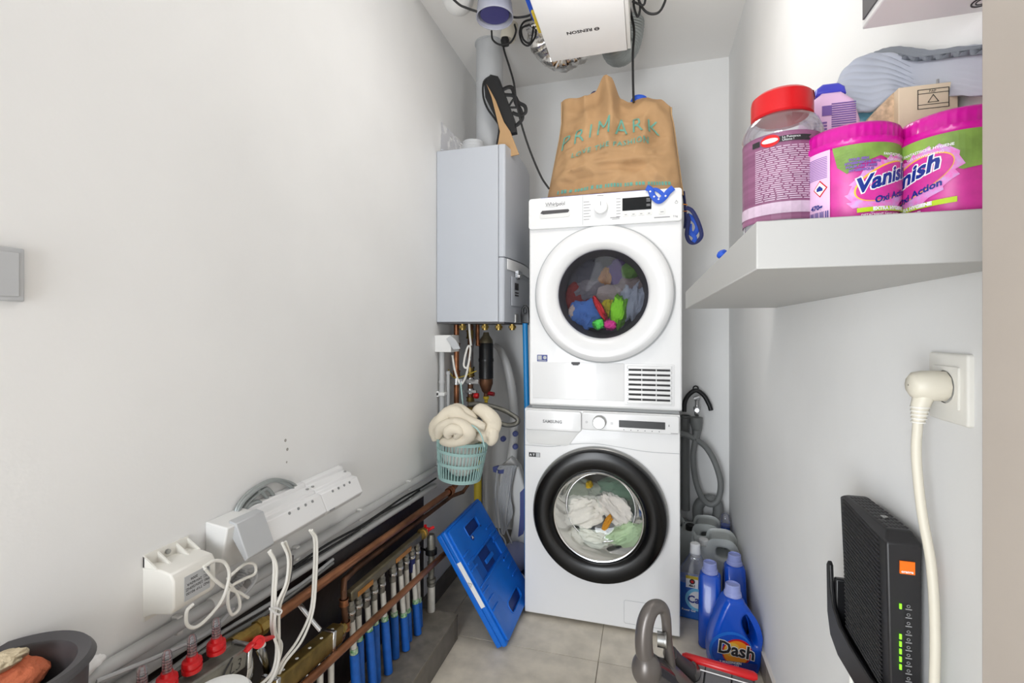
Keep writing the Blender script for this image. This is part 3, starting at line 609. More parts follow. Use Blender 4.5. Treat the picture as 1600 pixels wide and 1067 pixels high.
t=stpipe('dark bronze riser with brass fittings in the middle under the boiler',[(-.785,2.06,1.195),(-.785,2.06,.72)],.013,M['copperd'],[((-.785,2.06,1.13),(-.785,2.06,1.17)),((-.785,2.06,.955),(-.785,2.06,1.0)),((-.785,2.06,.84),(-.785,2.06,.86)),((-.785,2.06,.79),(-.785,2.06,.815))],fm=M['brass'])
obj('pipe_clamp',MB().cyl((-.785,2.06,.875),(-.785,2.06,.90),.018).box((-.82,2.04,.882),(-.75,2.05,.894)),M['chrome'],t)
obj('valve_knob',MB().lathe([(.001,-.012),(.012,-.01),(.014,0),(.012,.01),(.001,.012)],(-.752,2.05,.868),(1,0,0),16),M['red'],t,label='red knob')
single('pipe_bracket',MB().box((-.872,2.03,.925),(-.735,2.04,.945)).cyl((-.838,2.02,.92),(-.838,2.02,.95),.017).cyl((-.785,2.06,.92),(-.785,2.06,.95),.018),M['chrome'],'galvanised clamp rail holding the two risers under the boiler','bracket',bevel=.001)
cable('earth_wire',[(-.87,2.0,.99),(-.84,1.995,.955),(-.80,2.0,.96),(-.74,2.02,.985)],.0022,M['yellow'],'yellow green earth wire looped over the clamp rail')
# magnetic filter
fx,fy=-.722,2.10
f_=thing('magnetic_filter','black and bronze boiler water filter hanging under the boiler','filter',(fx,fy,.85))
obj('inlet_pipe',MB().tube([(fx-.035,fy-.02,1.195),(fx-.035,fy-.02,1.10),(fx-.01,fy,1.10)],.010),M['copper'],f_)
obj('top_cap',MB().lathe([(.001,.30),(.012,.30),(.016,.285),(.03,.265),(.033,.25)],(fx,fy,.86),n=28),M['bronze'],f_)
obj('sleeve',MB().lathe([(.031,.25),(.034,.245),(.034,.18),(.036,.175),(.036,.165),(.034,.16),(.034,.085),(.030,.08)],(fx,fy,.86),n=28),M['black'],f_)
obj('bottom_cone',MB().lathe([(.032,.085),(.032,.06),(.02,.025),(.012,.015),(.012,-.01),(.001,-.012)],(fx,fy,.86),n=28),M['copperd'],f_)
obj('drain_nipple',MB().lathe([(.014,.0),(.014,-.012),(.009,-.016),(.007,-.035),(.001,-.036)],(fx,fy,.86),n=16),M['yellow'],f_)
obj('drain_knob',MB().cyl((fx+.012,fy,.875),(fx+.04,fy-.005,.872),.010,n=14),M['dred'],f_)
hz=.825
single('braided_hose',MB().tube(A([(733,632),(746,631),(765,634),(785,640),(800,648),(809,655),(806,662),(792,664),(772,658),(748,651),(738,652)],Y=2.0),.0105,14,sm=8),M['nickel'],'braided steel hose curving out from the pipes above the hanging basket','hose')
cable('white_cable',A([(733,506),(734,522),(736,540)],Y=1.96),.0048,M['offw'],'white cable dropping from the boiler')
cable('white_cable',A([(707,555),(710,575),(715,592),(721,600),(727,590),(731,575),(735,545),(731,542),(726,560),(725,572),(730,574),(734,560)],Y=1.955),.0048,M['offw'],'white cable hanging in a V with a tied bundle under the boiler')
cable('grey_cable',A([(741,508),(741,530),(737,552),(738,575)],Y=2.03),.005,M['dgrey'],'dark grey cable beside the bronze riser under the boiler')
jb=thing('junction_box','white junction box with a flipped-open lid on the left wall under the boiler','electrical box',(XL,1.89,1.1))
obj('box_body',MB().box((XL,1.868,1.075),(-.80,1.96,1.148)),M['white2'],jb,bevel=.003)
poly([(697,529),(704,524),(712,531),(719,545),(708,546)],1.862,.008,M['grey'],'open_lid',parent=jb,label='grey hinged lid')
single('vertical_conduit',MB().tube([(-.856,1.90,1.074),(-.856,1.90,.60)],.0115,16).tube([(-.856,1.90,.94),(-.856,1.90,.95)],.014,16),M['conduit'],'grey vertical conduit below the junction box','conduit')
single('thin_conduit',MB().tube([(-.838,1.925,.985),(-.838,1.925,.60)],.0075,14).tube([(-.838,1.925,.975),(-.838,1.925,.99)],.0095,14),M['conduit'],'thinner grey vertical conduit beside the first one','conduit')
single('conduit_clip',MB().box((XL,1.885,.885),(-.838,1.915,.900)).box((XL,1.885,.88),(-.865,1.94,.905)),M['white2'],'white clip holding the vertical conduits','clip',bevel=.002)
single('gas_pipe',MB().tube([(-.800,2.20,.0),(-.800,2.20,.62)],.019,20),M['yellow'],'yellow gas pipe rising behind the blue crate','pipe')
single('drain_pipe',MB().tube([(at(748,755,Y=2.42).x,2.42,0),(at(748,755,Y=2.42).x,2.42,.62)],.020,20),M['dgrey'],'dark grey waste pipe beside the yellow gas pipe','pipe')
# ------------------------------------------------------------------ mint basket with towel
bc=at(718,746,Y=1.78); tl=Matrix.Rotation(math.radians(5),4,'Y')
def BP(x,y,z): return Vector((bc.x,bc.y,bc.z))+(tl@Vector((x,y,z)))
bs=thing('peg_basket','mint green slatted plastic basket hanging below the boiler','basket',tuple(bc))
R0,R1,HB=.084,.104,.165
def br(z): return R0+(R1-R0)*z/HB
axz=(tl@Vector((0,0,1)))
for z0,z1,e in ((.0,.014,.002),(.062,.074,.003),(.112,.124,.003),(.150,.163,.004)):
    obj('band',MB().lathe([(br(z0)-.002,z0),(br(z0)+e,z0),(br(z1)+e,z1),(br(z1)-.002,z1),(br(z0)-.002,z0)],bc,axz,48),M['mint'],bs)
for k in range(44):
    a=2*math.pi*k/44; r=lambda z:br(z)
    obj('slat',MB().tube([BP(r(.01)*math.cos(a),r(.01)*math.sin(a),.01),BP(r(.152)*math.cos(a),r(.152)*math.sin(a),.152)],.0024,6,cap=False),M['mint'],bs)
obj('basket_base',MB().lathe([(.001,0),(.079,0),(.079,.004),(.001,.004)],bc,axz,48),M['mint'],bs)
strap(bs,[(731,662),(743,668),(752,680),(757,698)],1.655,M['mint'],.003,1,'handle'); strap(bs,[(720,598),(722,620),(725,648)],1.80,M['mint'],.003,1,'hanging_cord')
single('cloth_bundle',MB().blob(BP(0,0,.085),(.070,.070,.078),33,.15,2.5),mat('white_cotton',(226,226,222),.9,bump=.5,bs=200),'white cotton bundle seen through the slats of the mint basket','cloth')
tw=MB(); 
def fold(pix,yy,r,seed):
    P=smooth([at(u,v_,Y=yy[k] if isinstance(yy,(list,tuple)) else yy) for k,(u,v_) in enumerate(pix)],10); N=len(P)
    rr=[r*(.35+.65*math.sin(math.pi*(k+.6)/(N+.2))**.6) for k in range(N)]
    b_=MB().tube(P,rr,22); 
    for i_,q_ in enumerate(b_.v):
        c_=P[min(N-1,i_//22)]; b_.v[i_]=c_+(q_-c_)*(1+.30*noise.noise(q_*13+Vector((seed,0,0)))+.07*noise.noise(q_*45))
    tw.add(b_.v,b_.f)
tw.blob(at(722,676,Y=1.78),(.100,.085,.045),41,.12,1.5,56,36)
fold([(680,688),(678,668),(692,655),(706,645),(722,655),(742,664),(758,668)],[1.72,1.71,1.70,1.70,1.69,1.69,1.70],.030,1)
fold([(684,684),(690,668),(704,662),(720,664),(732,674),(728,684),(708,690),(690,690)],[1.68,1.67,1.66,1.655,1.655,1.66,1.66,1.68],.027,2)
fold([(702,684),(700,676),(708,670),(718,674),(712,684)],[1.635,1.63,1.63,1.63,1.64],.020,3)
fold([(738,650),(750,641),(764,650),(768,664),(764,676),(752,678),(740,668)],[1.76,1.75,1.74,1.74,1.73,1.73,1.74],.032,4)
fold([(756,684),(768,674),(769,686),(762,692)],[1.72,1.72,1.72,1.72],.022,5)
fold([(700,652),(712,640),(728,648),(744,656)],[1.73,1.73,1.72,1.72],.024,6)
single('towel',tw,M['terry'],'cream terry towel heaped on top of the mint basket','towel',ang=180)
# ------------------------------------------------------------------ steam mop
sm_=thing('steam_mop','white upright steam mop with violet accents standing in the back left corner','steam mop',(-.64,2.3,0))
obj('wand',MB().tube(A([(772,538),(782,548),(793,575),(800,610),(803,650),(802,690),(799,720)],Y=2.33),[.012,.018,.021,.023,.023,.024,.027],16,sm=6),M['white2'],sm_)
m=MB().shape([[(p.x,p.z) for p in A([(785,725),(800,712),(813,728),(822,760),(826,800),(822,845),(812,880),(799,878),(796,850),(803,820),(804,790),(797,770),(786,770),(780,745)],Y=2.30)]],FY(2.30),.03,.012); obj('motor_body',m,M['white2'],sm_)
obj('violet_inlay',MB().shape([[(p.x,p.z) for p in A([(812,770),(822,760),(825,800),(817,835),(809,840),(812,805)],Y=2.26)]],FY(2.268),.004,.002),M['purple'],sm_)
obj('cord_hook',MB().shape([[(p.x,p.z) for p in A([(771,729),(778,727),(792,730),(794,738),(782,739),(772,736)],Y=2.24)]],FY(2.235),.012,.004),M['purple'],sm_)
obj('cord_hook',MB().shape([[(p.x,p.z) for p in A([(776,830),(782,828),(786,845),(783,860),(777,855)],Y=2.24)]],FY(2.235),.012,.004),M['purple'],sm_)
for u,v_ in ((787,685),(806,677),(806,697)): obj('stud',MB().lathe([(.014,0),(.014,.015),(.010,.02),(.001,.02)],at(u,v_,Y=2.30),(0,-1,0),20),M['purple'],sm_)
ck=MB()
for k in range(9):
    o_=k*3.0; ck.tube(A([(778+o_*.2,733),(782+o_,728),(789+o_*.6,734),(786+o_*.7-6,770),(781+o_*.8,800),(784+o_*.5,830-k*2),(787,835)],Y=2.215+.004*(k%3)),.0042,7,sm=6)
ck.tube(A([(800,735),(794,780),(790,820),(800,850),(803,870),(796,876),(788,866)],Y=2.21),.0042,7,sm=6)
ck.tube(A([(777,735),(774,770),(775,800),(780,830),(788,842),(790,852),(784,862)],Y=2.21),.0042,7,sm=6)
obj('power_cord',ck,M['grey'],sm_)
obj('foot_joint',MB().tube(A([(808,875),(806,890)],Y=2.28),.028,16),M['white2'],sm_)
obj('floor_head',MB().blob((-.612,2.2,.075),(.075,.11,.06),51,.03,1,30,20),mat('clear_violet',(150,156,196),.25),sm_)
obj('floor_pad',MB().shape([rrect(-.70,2.08,-.535,2.36,.04)],((0,0,0.012),(1,0,0),(0,1,0),(0,0,1)),.012,.005),M['navy'],sm_)
obj('carpet_glider',MB().tube(A([(806,885),(798,888),(800,897),(816,905),(818,900),(808,892)],Y=2.03),.004,8,sm=5,closed=True),M['white2'],sm_)
# blue stick
bsx=thing('broom_pole','bright blue broom pole with black hanging end between boiler and dryer','broom',(-.495,2.0,0))
obj('pole',MB().tube([at(823.5,648,Y=2.08)-Vector((0,0,.79)),at(823.5,648,Y=2.08),at(820.5,505,Y=2.08)],.0125,16),mat('pole_blue',(30,140,210),.35),bsx)
pts=[(p.x,p.z) for p in A([(814.5,505),(813.5,492),(815,482),(818.5,477),(822.5,477),(826,482),(827,492),(827.5,505)],Y=2.065)]
hole=[(p.x,p.z) for p in A([(818,488),(818,483),(820,480),(822,482),(822.5,487),(820.5,490)],Y=2.065)]
obj('hanging_end',MB().shape([pts,hole],FY(2.07),.009,.003),M['black'],bsx)
# ------------------------------------------------------------------ folding crate
p0=at(777,1017,Z=0); pt_=at(680,839,Y=p0.y); aa=(pt_-p0); LEN=aa.length; aa.normalize(); nn=Vector((aa.z,0,-aa.x)); yy=Vector((0,1,0)); CW=.375; CT=.052
cr=thing('folding_crate','bright blue folded plastic crate leaning from the floor against the pipework','crate',tuple(p0))
def CP(a,y,n): return p0+aa*a+yy*y+nn*n
def cbox(a0,y0,n0,a1,y1,n1):
    Mx=Matrix(((aa.x,yy.x,nn.x,p0.x),(aa.y,yy.y,nn.y,p0.y),(aa.z,yy.z,nn.z,p0.z),(0,0,0,1))); return MB().box((a0,y0,n0),(a1,y1,n1),Mx)
CF=(p0,aa,yy,nn)
obj('lower_tray',cbox(.004,.004,0,LEN-.004,CW-.004,CT*.42),M['blue'],cr,bevel=.004)
obj('rim_tray',cbox(0,0,CT*.45,LEN,CW,CT*.86),M['blue'],cr,bevel=.006,seg=3)
h1=rrect(LEN-.085,.125,LEN-.04,.25,.008); h2=rrect(.04,.13,.085,.27,.016); h3=rrect(.218,.06,.302,.30,.003)
obj('lid_panel',MB().shape([rrect(.008,.012,LEN-.008,CW-.012,.012),h1,h2,h3],(CP(0,0,CT*.93),aa,yy,nn),CT*.09,.001),M['blue'],cr)
m=MB()
for h in (h1,h2,h3):
    pass
obj('hand_hole_shade',cbox(LEN-.09,.12,CT*.855,LEN-.035,.255,CT*.87).box((0,0,0),(0,0,0)),M['dblue'],cr)  # dark blue sheet paints the shade inside the hand hole
obj('hand_hole_shade',cbox(.035,.125,CT*.855,.09,.275,CT*.87),M['dblue'],cr)  # same painted shade for the lower hand hole
obj('latch_recess_shade',cbox(.215,.055,CT*.72,.305,.305,CT*.866),mat('recess_mid_shade_blue',(8,88,180),.45),cr)  # darker blue paints the recess shade, since the tray fills its depth
obj('latch_slot_shade',cbox(.222,.13,CT*.80,.298,.225,CT*.874),M['dblue'],cr)  # darkest patch of the painted recess shade
obj('latch',cbox(.245,.15,CT*.86,.262,.235,CT*1.0),M['blue'],cr,bevel=.002)
for a_ in (.12,.155,.19,LEN-.12,LEN-.15,LEN-.18):
    for y0,y1 in ((.018,.075),(CW-.10,CW-.03)):
        obj('rib',cbox(a_,y0,CT*1.0,a_+.007,y1,CT*1.12),M['blue'],cr,bevel=.001,seg=1)
for a_ in (.211,.304): obj('cross_rib',cbox(a_,.02,CT*1.0,a_+.006,CW-.02,CT*1.12),M['blue'],cr,bevel=.001,seg=1)
for h in (h1,h2): obj('hand_hole_lip',MB().tube([CP(x,y,CT*1.02) for x,y in h],.003,6,closed=True),M['blue'],cr)
obj('hinge_stud',MB().cyl(CP(.20,.29,CT),CP(.20,.29,CT*1.06),.004,n=10).cyl(CP(.12,.33,CT),CP(.12,.33,CT*1.06),.004,n=10).cyl(CP(.37,.25,CT),CP(.37,.25,CT*1.06),.004,n=10),M['dblue'],cr)
obj('round_badge',MB().lathe([(.013,0),(.013,.001),(.001,.001)],CP(.365,.145,CT*1.02),nn,24),M['lnavy'],cr)
obj('badge_letter',MB().text('A',.018,fr=(CP(.3585,.151,CT*1.045),-yy,aa,nn),bold=.0006),M['wht'],cr,flat=True)
lb=obj('paper_label',cbox(.155,-.0008,CT*.50,.335,.0002,CT*.84),M['wht'],cr,label='white paper label along the near edge')
obj('label_mark',MB().tube([CP(.236,-.0012,CT*.56),CP(.258,-.0012,CT*.56),CP(.247,-.0012,CT*.80)],.0007,4,closed=True).tube([CP(.240,-.0012,CT*.60),CP(.254,-.0012,CT*.60),CP(.247,-.0012,CT*.74)],.0005,4,closed=True),M['ink'],lb)
# ------------------------------------------------------------------ conduits and cables on left wall
def wl_(u,v,x=-.862): return at(u,v,X=x)
def extend(a,b,y):
    t=(y-a.y)/(b.y-a.y); return a+(b-a)*t
a_=wl_(300,963); b_=wl_(680,733)
cn=thing('upper_conduit','thick light grey conduit running low along the left wall, uppermost of the bundle','conduit',tuple(a_))
obj('conduit_tube',MB().tube([extend(a_,b_,.2),extend(a_,b_,.765)],.0125,18),M['conduit'],cn)
obj('coupling',MB().tube([extend(a_,b_,.765),extend(a_,b_,.80)],.015,18),M['white2'],cn)
fx_=[extend(a_,b_,.80+.055*k/24)+Vector((.0,0,.03*(k/24)**2)) for k in range(25)]
mb=MB().tube(fx_,[.0125 if k%2 else .0095 for k in range(25)],16); obj('flexible_section',mb,M['grey'],cn)
obj('conduit_tube',MB().tube([extend(a_,b_,.86),extend(a_,b_,1.865)],.0125,18),M['conduit'],cn)
obj('elbow',MB().tube([extend(a_,b_,1.84),extend(a_,b_,1.87),extend(a_,b_,1.885)+Vector((0,0,.02)),extend(a_,b_,1.885)+Vector((0,0,.05))],.014,16,sm=4),M['conduit'],cn)
for y in (.70,1.02,1.30,1.62):
    q=extend(a_,b_,y); obj('clip',MB().box((XL,y-.006,q.z-.02),(q.x+.003,y+.006,q.z+.016)),M['white2'],cn,bevel=.002)
a2=wl_(300,1000); b2=wl_(690,752)
t=thing('lower_conduit','light grey conduit running just below the uppermost one on the left wall','conduit',tuple(a2))
obj('conduit_tube',MB().tube([extend(a2,b2,.2),extend(a2,b2,1.84)],.0105,18),M['conduit'],t)
for y in (1.30,1.62):
    q=extend(a2,b2,y); obj('clip',MB().box((XL,y-.006,q.z-.013),(q.x+.003,y+.006,q.z+.018)),M['white2'],t,bevel=.002)
for i,(dz,m_,l_) in enumerate(((-.028,'grey','thin grey cable under the two conduits on the left wall'),(-.040,'mgrey','darker grey cable along the top of the black coating'))):
    q0=extend(a2,b2,.25)+Vector((.0,0,dz)); cable('wall_cable',[extend(a2,b2,.25+.13*k)+Vector((.002,0,dz+.006*math.sin(k*1.9+i))) for k in range(8)],.0045,M[m_],l_)
am=(a_+a2)/2; bm_=(b_+b2)/2
cable('wall_cable',[extend(am,bm_,1.0+.14*k)+Vector((.006,0,.004*math.sin(k*2))) for k in range(7)],.0035,M['rub'],'black cable tied between the two conduits')
cable('wall_cable',[extend(am,bm_,.98+.14*k)+Vector((.01,0,-.006+.004*math.sin(k*2.3+1))) for k in range(6)],.0035,M['rub'],'second black cable tied below the first between the conduits')
cable('wall_cable',[wl_(150,1065,-.85),wl_(260,1020,-.84),wl_(330,985,-.84),wl_(365,950,-.845)],.004,M['grey'],'loose grey cable sagging over the conduits beside the meters')
# transformer
tf=thing('transformer_box','white plastic transformer box with a grey upside-down label on the left wall','transformer',(XL,.69,.7))
TY0,TY1=.642,.728
prof=[(XL,.645),(-.855,.655),(-.812,.662),(-.804,.675),(-.804,.722),(-.812,.734),(-.836,.738),(XL,.738)]
obj('case',MB().prism(prof,((0,0,0),(1,0,0),(0,0,1),(0,1,0)),TY0,TY1),M['offw'],tf,bevel=.003)
for y in (TY0,TY0+.024,TY0+.060,TY1-.003): obj('fin',MB().prism([(XL,.738),(-.842,.738),(XL,.758)],((0,0,0),(1,0,0),(0,0,1),(0,1,0)),y,y+.003),M['offw'],tf)
obj('back_plate',MB().box((XL,TY0,.64),(XL+.003,TY1,.760)),M['offw'],tf)
obj('screw',MB().cyl((XL+.003,TY0+.042,.749),(XL+.008,TY0+.042,.749),.0045,n=12),M['steel'],tf)
obj('label_field',MB().box((-.804,.662,.676),(-.8032,.714,.720)),M['grey'],tf)
fr=lambda y,z:((-.8028,y-.002,z),(0,-1,0),(0,0,-1),(1,0,0))
obj('label_print',MB().text('IND TYP 90100',.0072,fr=fr(.714,.690)).text('PRI: 230V/50HZ',.0072,fr=fr(.714,.698)).text('SEC: 24V/60VA',.0072,fr=fr(.714,.706)).text('2006',.0072,fr=fr(.690,.714)).text('CE',.010,fr=fr(.714,.718)),M['ink'],tf,flat=True)
obj('lettering',MB().text('KLIMATIX',.006,fr=((-.8036,.724,.7215),(0,-1,0),(0,0,-1),(1,0,0))),M['greyink'],tf,flat=True)
# control unit
cu_=thing('heating_controller','long white heating controller strip with cable ports on the left wall','controller',(XL,.98,.7))
obj('end_housing',MB().prism([(XL,.665),(-.848,.665),(-.832,.70),(-.818,.765),(XL,.772)],((0,0,0),(1,0,0),(0,0,1),(0,1,0)),.767,.855),M['white2'],cu_,bevel=.003)
obj('end_cover',MB().prism([(-.835,.772),(-.815,.768),(-.785,.700),(-.793,.692),(-.832,.745)],((0,0,0),(1,0,0),(0,0,1),(0,1,0)),.785,.858),M['grey'],cu_,bevel=.002)
pr=[(XL,.668),(-.835,.668),(-.800,.688),(-.792,.700),(-.812,.742),(-.828,.744),(-.832,.752),(-.858,.758),(-.86,.768),(XL,.770)]
for y0,y1 in ((.859,1.045),(1.046,1.205)): obj('module',MB().prism(pr,((0,0,0),(1,0,0),(0,0,1),(0,1,0)),y0,y1),M['white'],cu_,bevel=.002)
m=MB()
for y in (.93,.96,.985,1.01,1.09,1.115,1.14,1.165): m.cyl((-.814,y,.735),(-.808,y,.737),.0035,n=10)
obj('screw_holes',m,M['mgrey'],cu_)
m=MB()
for y in (.87,1.035,1.056,1.195): m.cyl((-.845,y,.7555),(-.845,y,.758),.004,n=10)
obj('screw',m,M['steel'],cu_)
obj('lettering',MB().box((-.7925,1.055,.697),(-.7905,1.075,.7)),M['greyink'],cu_)
# cable coil above controller
for k,(pp,l_) in enumerate((([(366,806),(375,785),(395,765),(425,750),(455,755),(470,768)],'outermost grey cable arching above the controller'),
    ([(369,806),(380,784),(402,764),(428,751),(450,758),(466,770)],'second grey cable arch above the controller'),
    ([(373,806),(388,785),(410,766),(420,765),(430,780),(432,790)],'inner grey cable curving down behind the controller'),
    ([(378,806),(392,788),(404,784),(412,792),(416,798)],'small inner grey cable loop behind the controller'),
    ([(402,766),(412,772),(420,784),(424,795)],'short grey cable dropping behind the controller'))):
    cable('wall_cable',[wl_(u,v,-.868+.004*(k%2)) for u,v in pp],.0045,M['galv'],l_)
# white cables
def wc(pp,x,l_,r=.0031,m_='offw',dx=None): return cable('white_cable',[at(u,v,X=x+(dx[i] if dx else 0)) for i,(u,v) in enumerate(pp)],r,M[m_],l_)
wc([(318,886),(335,876),(352,880),(358,900),(348,935),(325,965),(305,980),(292,975),(292,955),(302,944)],-.79,'white cable leaving the transformer box in a big hanging loop')
wc([(355,905),(365,895),(385,880),(398,882),(398,896),(380,905),(360,918),(356,940),(362,960),(374,950),(372,930),(358,912)],-.80,'white cable tied in a bow beside the transformer box')
wc([(320,888),(335,905),(352,918),(372,925),(388,934)],-.80,'short white cable stub crossing the bow')
wc([(385,892),(398,890),(400,905),(385,925),(372,935)],-.815,'grey cable coil behind the white bow',.0035,'grey')
hub=(430,1040)
wc([(420,862),(428,880),(426,930),(424,980),(432,1010),(425,1050),(395,1080)],-.775,'white cable dropping from the left of the controller')
wc([(422,860),(432,885),(430,930),(430,985),(440,1010),(428,1052),(405,1085)],-.772,'second white cable dropping from the left of the controller')
wc([(441,848),(450,872),(447,910),(433,945),(428,990),(436,1020),(430,1050),(412,1085)],-.768,'third white cable dropping from the middle of the controller')
wc([(446,846),(454,872),(450,910),(437,950),(436,1000),(434,1040),(418,1085)],-.77,'fourth white cable dropping from the middle of the controller')
wc([(484,828),(491,845),(490,900),(485,955),(465,1000),(440,1035),(425,1070)],-.775,'white cable dropping from the right of the controller')
wc([(487,828),(495,845),(494,900),(489,955),(472,1000),(444,1037),(430,1070)],-.772,'second white cable dropping from the right of the controller')
wc([(457,868),(453,905),(440,930),(433,960),(430,985),(415,1000),(388,1012)],-.78,'thin dark cable following the white bundle',.003,'dgrey')
single('cable_tie',MB().tube(A([(421,950),(428,956),(436,960),(440,954),(432,950)],X=-.765),.002,6,closed=True,sm=4),M['wht'],'white cable tie around the cables at the end of the copper pipe','cable tie')
# ------------------------------------------------------------------ brass valve, manifolds
bv=thing('ball_valve','brass ball valve with red lever at the near end of the thick copper pipe','valve',tuple(pb))
dirp=(pb-pa).normalized()
q0=pb; q1=pb+dirp*.05; q2=pb+dirp*.10
obj('valve_body',MB().tube([pb-dirp*.012,pb+dirp*.0,pb+dirp*.001,pb+dirp*.02,pb+dirp*.021,pb+dirp*.06,pb+dirp*.061,pb+dirp*.085],[.014,.016,.019,.019,.016,.017,.020,.020],8),M['brass2'],bv)
obj('valve_neck',MB().tube([pb+dirp*.085,pb+dirp*.125],.015,16),M['nickel'],bv)
lc=at(404,1003,X=-.775)
obj('lever',MB().tube(A([(384,1018),(392,1008),(404,1002),(416,998),(426,995)],X=-.765),[.006,.008,.011,.008,.006],10,sm=4,flat=.6),M['red'],bv,label='red lever handle')
obj('lever_hub',MB().cyl(at(402,1002,X=-.80),at(404,1003,X=-.755),.012,n=16).cyl(at(404,1003,X=-.757),at(405,1003,X=-.751),.006,n=6),M['red'],bv)
obj('lever_screw',MB().cyl(at(410,1007,X=-.757),at(411,1007,X=-.750),.0055,n=10),M['chrome'],bv)
fm=thing('flow_meter_manifold','grey steel manifold bar carrying red-based flow meters at the lower left','manifold',tuple(at(330,1050,X=-.79)))
f0=at(262,1098,X=-.79); f1=at(374,1024,X=-.79)
dd=(f1-f0).normalized(); up=Vector((0,0,1)); sdv=dd.cross(up)
def barbox(a,b,w,h):
    dd=(b-a).normalized(); s_=dd.cross(Vector((0,0,1))).normalized(); u_=s_.cross(dd)
    vs=[p+s_*sx*w+u_*sz*h for p in (a,b) for sx,sz in ((-1,-1),(1,-1),(1,1),(-1,1))]
    return MB().add(vs,[(0,3,2,1),(4,5,6,7),(0,1,5,4),(1,2,6,5),(2,3,7,6),(3,0,4,7)])
obj('bar',barbox(f0-dd*.08,f1,.019,.019),M['nickel'],fm,bevel=.004)
obj('end_flange',barbox(f1,f1+dd*.010,.024,.024),M['chrome'],fm,bevel=.003)
sd=dd.cross(Vector((0,0,1))).normalized()
obj('handwriting',MB().text('L3',.030,fr=(f1-dd*.045+sd*.0195+Vector((0,0,-.012)),dd,Vector((0,0,1)),sd),bold=-.0004,shear=.3),M['ink'],fm,flat=True)
obj('marker_line',MB().tube([f1-dd*.035+sd*.0195+Vector((0,0,.019)),f1-dd*.055+sd*.021+Vector((0,0,.0)),f1-dd*.06+sd*.021+Vector((0,0,-.019))],.0015,6,sm=4),M['ink'],fm)
for u,v_ in ((338,1014),(300,1043),(261,1070),(222,1098)):
    c_=at(u,v_,X=-.79)
    g=obj('flow_meter',MB().lathe([(.016,-.010),(.0165,-.003),(.0140,-.002),(.0140,.002),(.0165,.003),(.0155,.009),(.010,.011),(.009,.018),(.001,.018)],c_+Vector((0,0,.005)),(0,0,1),24),M['red'],fm,label='red flow meter base')
    obj('sight_glass',MB().lathe([(.0075,.018),(.0075,.048),(.0055,.053),(.001,.054)],c_+Vector((0,0,.005)),(0,0,1),16),M['clear'],g)
    obj('float',MB().lathe([(.003,.018),(.003,.030),(.0045,.031),(.0045,.034),(.001,.034)],c_+Vector((0,0,.005)),(0,0,1),10),M['dred'],g)
    mm=MB()
    for j in range(5): mm.lathe([(.0078,.022+j*.005),(.0078,.0228+j*.005)],c_+Vector((0,0,.005)),(0,0,1),16)
    obj('scale_marks',mm,M['ink'],g)
obj('bracket',MB().tube(A([(385,1020),(392,1040),(388,1065),(380,1085)],X=-.80),.009,8,sm=4,flat=.4).tube(A([(405,1010),(415,1035),(420,1070)],X=-.81),.010,8,sm=4,flat=.4),M['chrome'],fm)
# lower brass manifold
g0=at(385,1110,X=-.775); g1=at(528,988,X=-.785)
lm=thing('lower_manifold','olive brass manifold bar with a chrome clamp below the thick copper pipe','manifold',tuple(g1))
obj('bar',barbox(g0,g1,.018,.024),M['brass'],lm,bevel=.005)
ld=(g1-g0).normalized(); ls=ld.cross(Vector((0,0,1))).normalized()
obj('end_union',MB().tube([g1,g1+ld*.012,g1+ld*.0125,g1+ld*.03],[.018,.018,.011,.010],8),M['brass2'],lm)
for k in (.045,.245):
    q=g1-ld*k; obj('clamp',barbox(q-ld*.006,q+ld*.006,.022,.028),M['chrome'],lm,bevel=.002)
q=g1-ld*.045; obj('clamp_arm',MB().tube([q+Vector((-.02,0,.025)),q+Vector((-.05,.0,.05)),(XL+.006,q.y-.005,q.z+.09)],.008,8,flat=.4),M['chrome'],lm)
for k in range(6):
    q=g1-ld*(.03+k*.045); obj('outlet',MB().lathe([(.011,-.022),(.013,-.028),(.013,-.040),(.010,-.042),(.011,-.048),(.011,-.06),(.008,-.062)],q,(0,0,1),16),M['chrome'],lm)
    obj('tube',MB().tube([q+Vector((0,0,-.06)),Vector((q.x,q.y,.10))],.008,12),M['wtube'],lm)
    obj('paint_spot',MB().lathe([(.004,0),(.001,.001)],q+ls*.004+Vector((0,0,.0245)),(0,0,1),10),M['wht'],lm)
# upper manifold with white tubes and blue sleeves
h0=at(545,932,X=-.80); h1_=at(655,838,X=-.80)
um=thing('upper_manifold','long grey and brass manifold with white tubes in blue sleeves dropping to the step','manifold',tuple(h0))
obj('bar',barbox(h0,h1_,.012,.0145),M['bronze'],um,bevel=.005)
hd=(h1_-h0).normalized(); hl=(h1_-h0).length; hs=hd.cross(Vector((0,0,1))).normalized()
for f0_,f1_ in ((.06,.24),(.56,.80)): obj('amber_plate',MB().prism([(hl*f0_,-.013),(hl*f1_,-.013),(hl*f1_,.001),(hl*f0_,.001)],(h0+hs*.012,hd,hs.cross(hd),hs),0,.0015),M['amber'],um)
obj('end_nut',MB().tube([h1_,h1_+hd*.02,h1_+hd*.0205,h1_+hd*.035],[.016,.016,.021,.021],8),M['brass2'],um)
obj('drain_valve',MB().lathe([(.001,-.014),(.013,-.012),(.016,-.004),(.016,.004),(.013,.012),(.001,.014)],h1_+hd*.05,(1,.2,0),18).tube([h1_+hd*.05+Vector((.0,.0,.0)),h1_+hd*.08+Vector((.02,0,.006))],.006,8).box(tuple(h1_+hd*.05+Vector((-.004,-.004,0))),tuple(h1_+hd*.05+Vector((.004,.004,.024)))),M['red'],um,label='red drain valve')
xs=[(547.6,1029),(559,1009),(572,993),(584,983),(596,977),(613.6,970),(624,970),(634,964),(643,949),(651,948)]
tops=[]; 
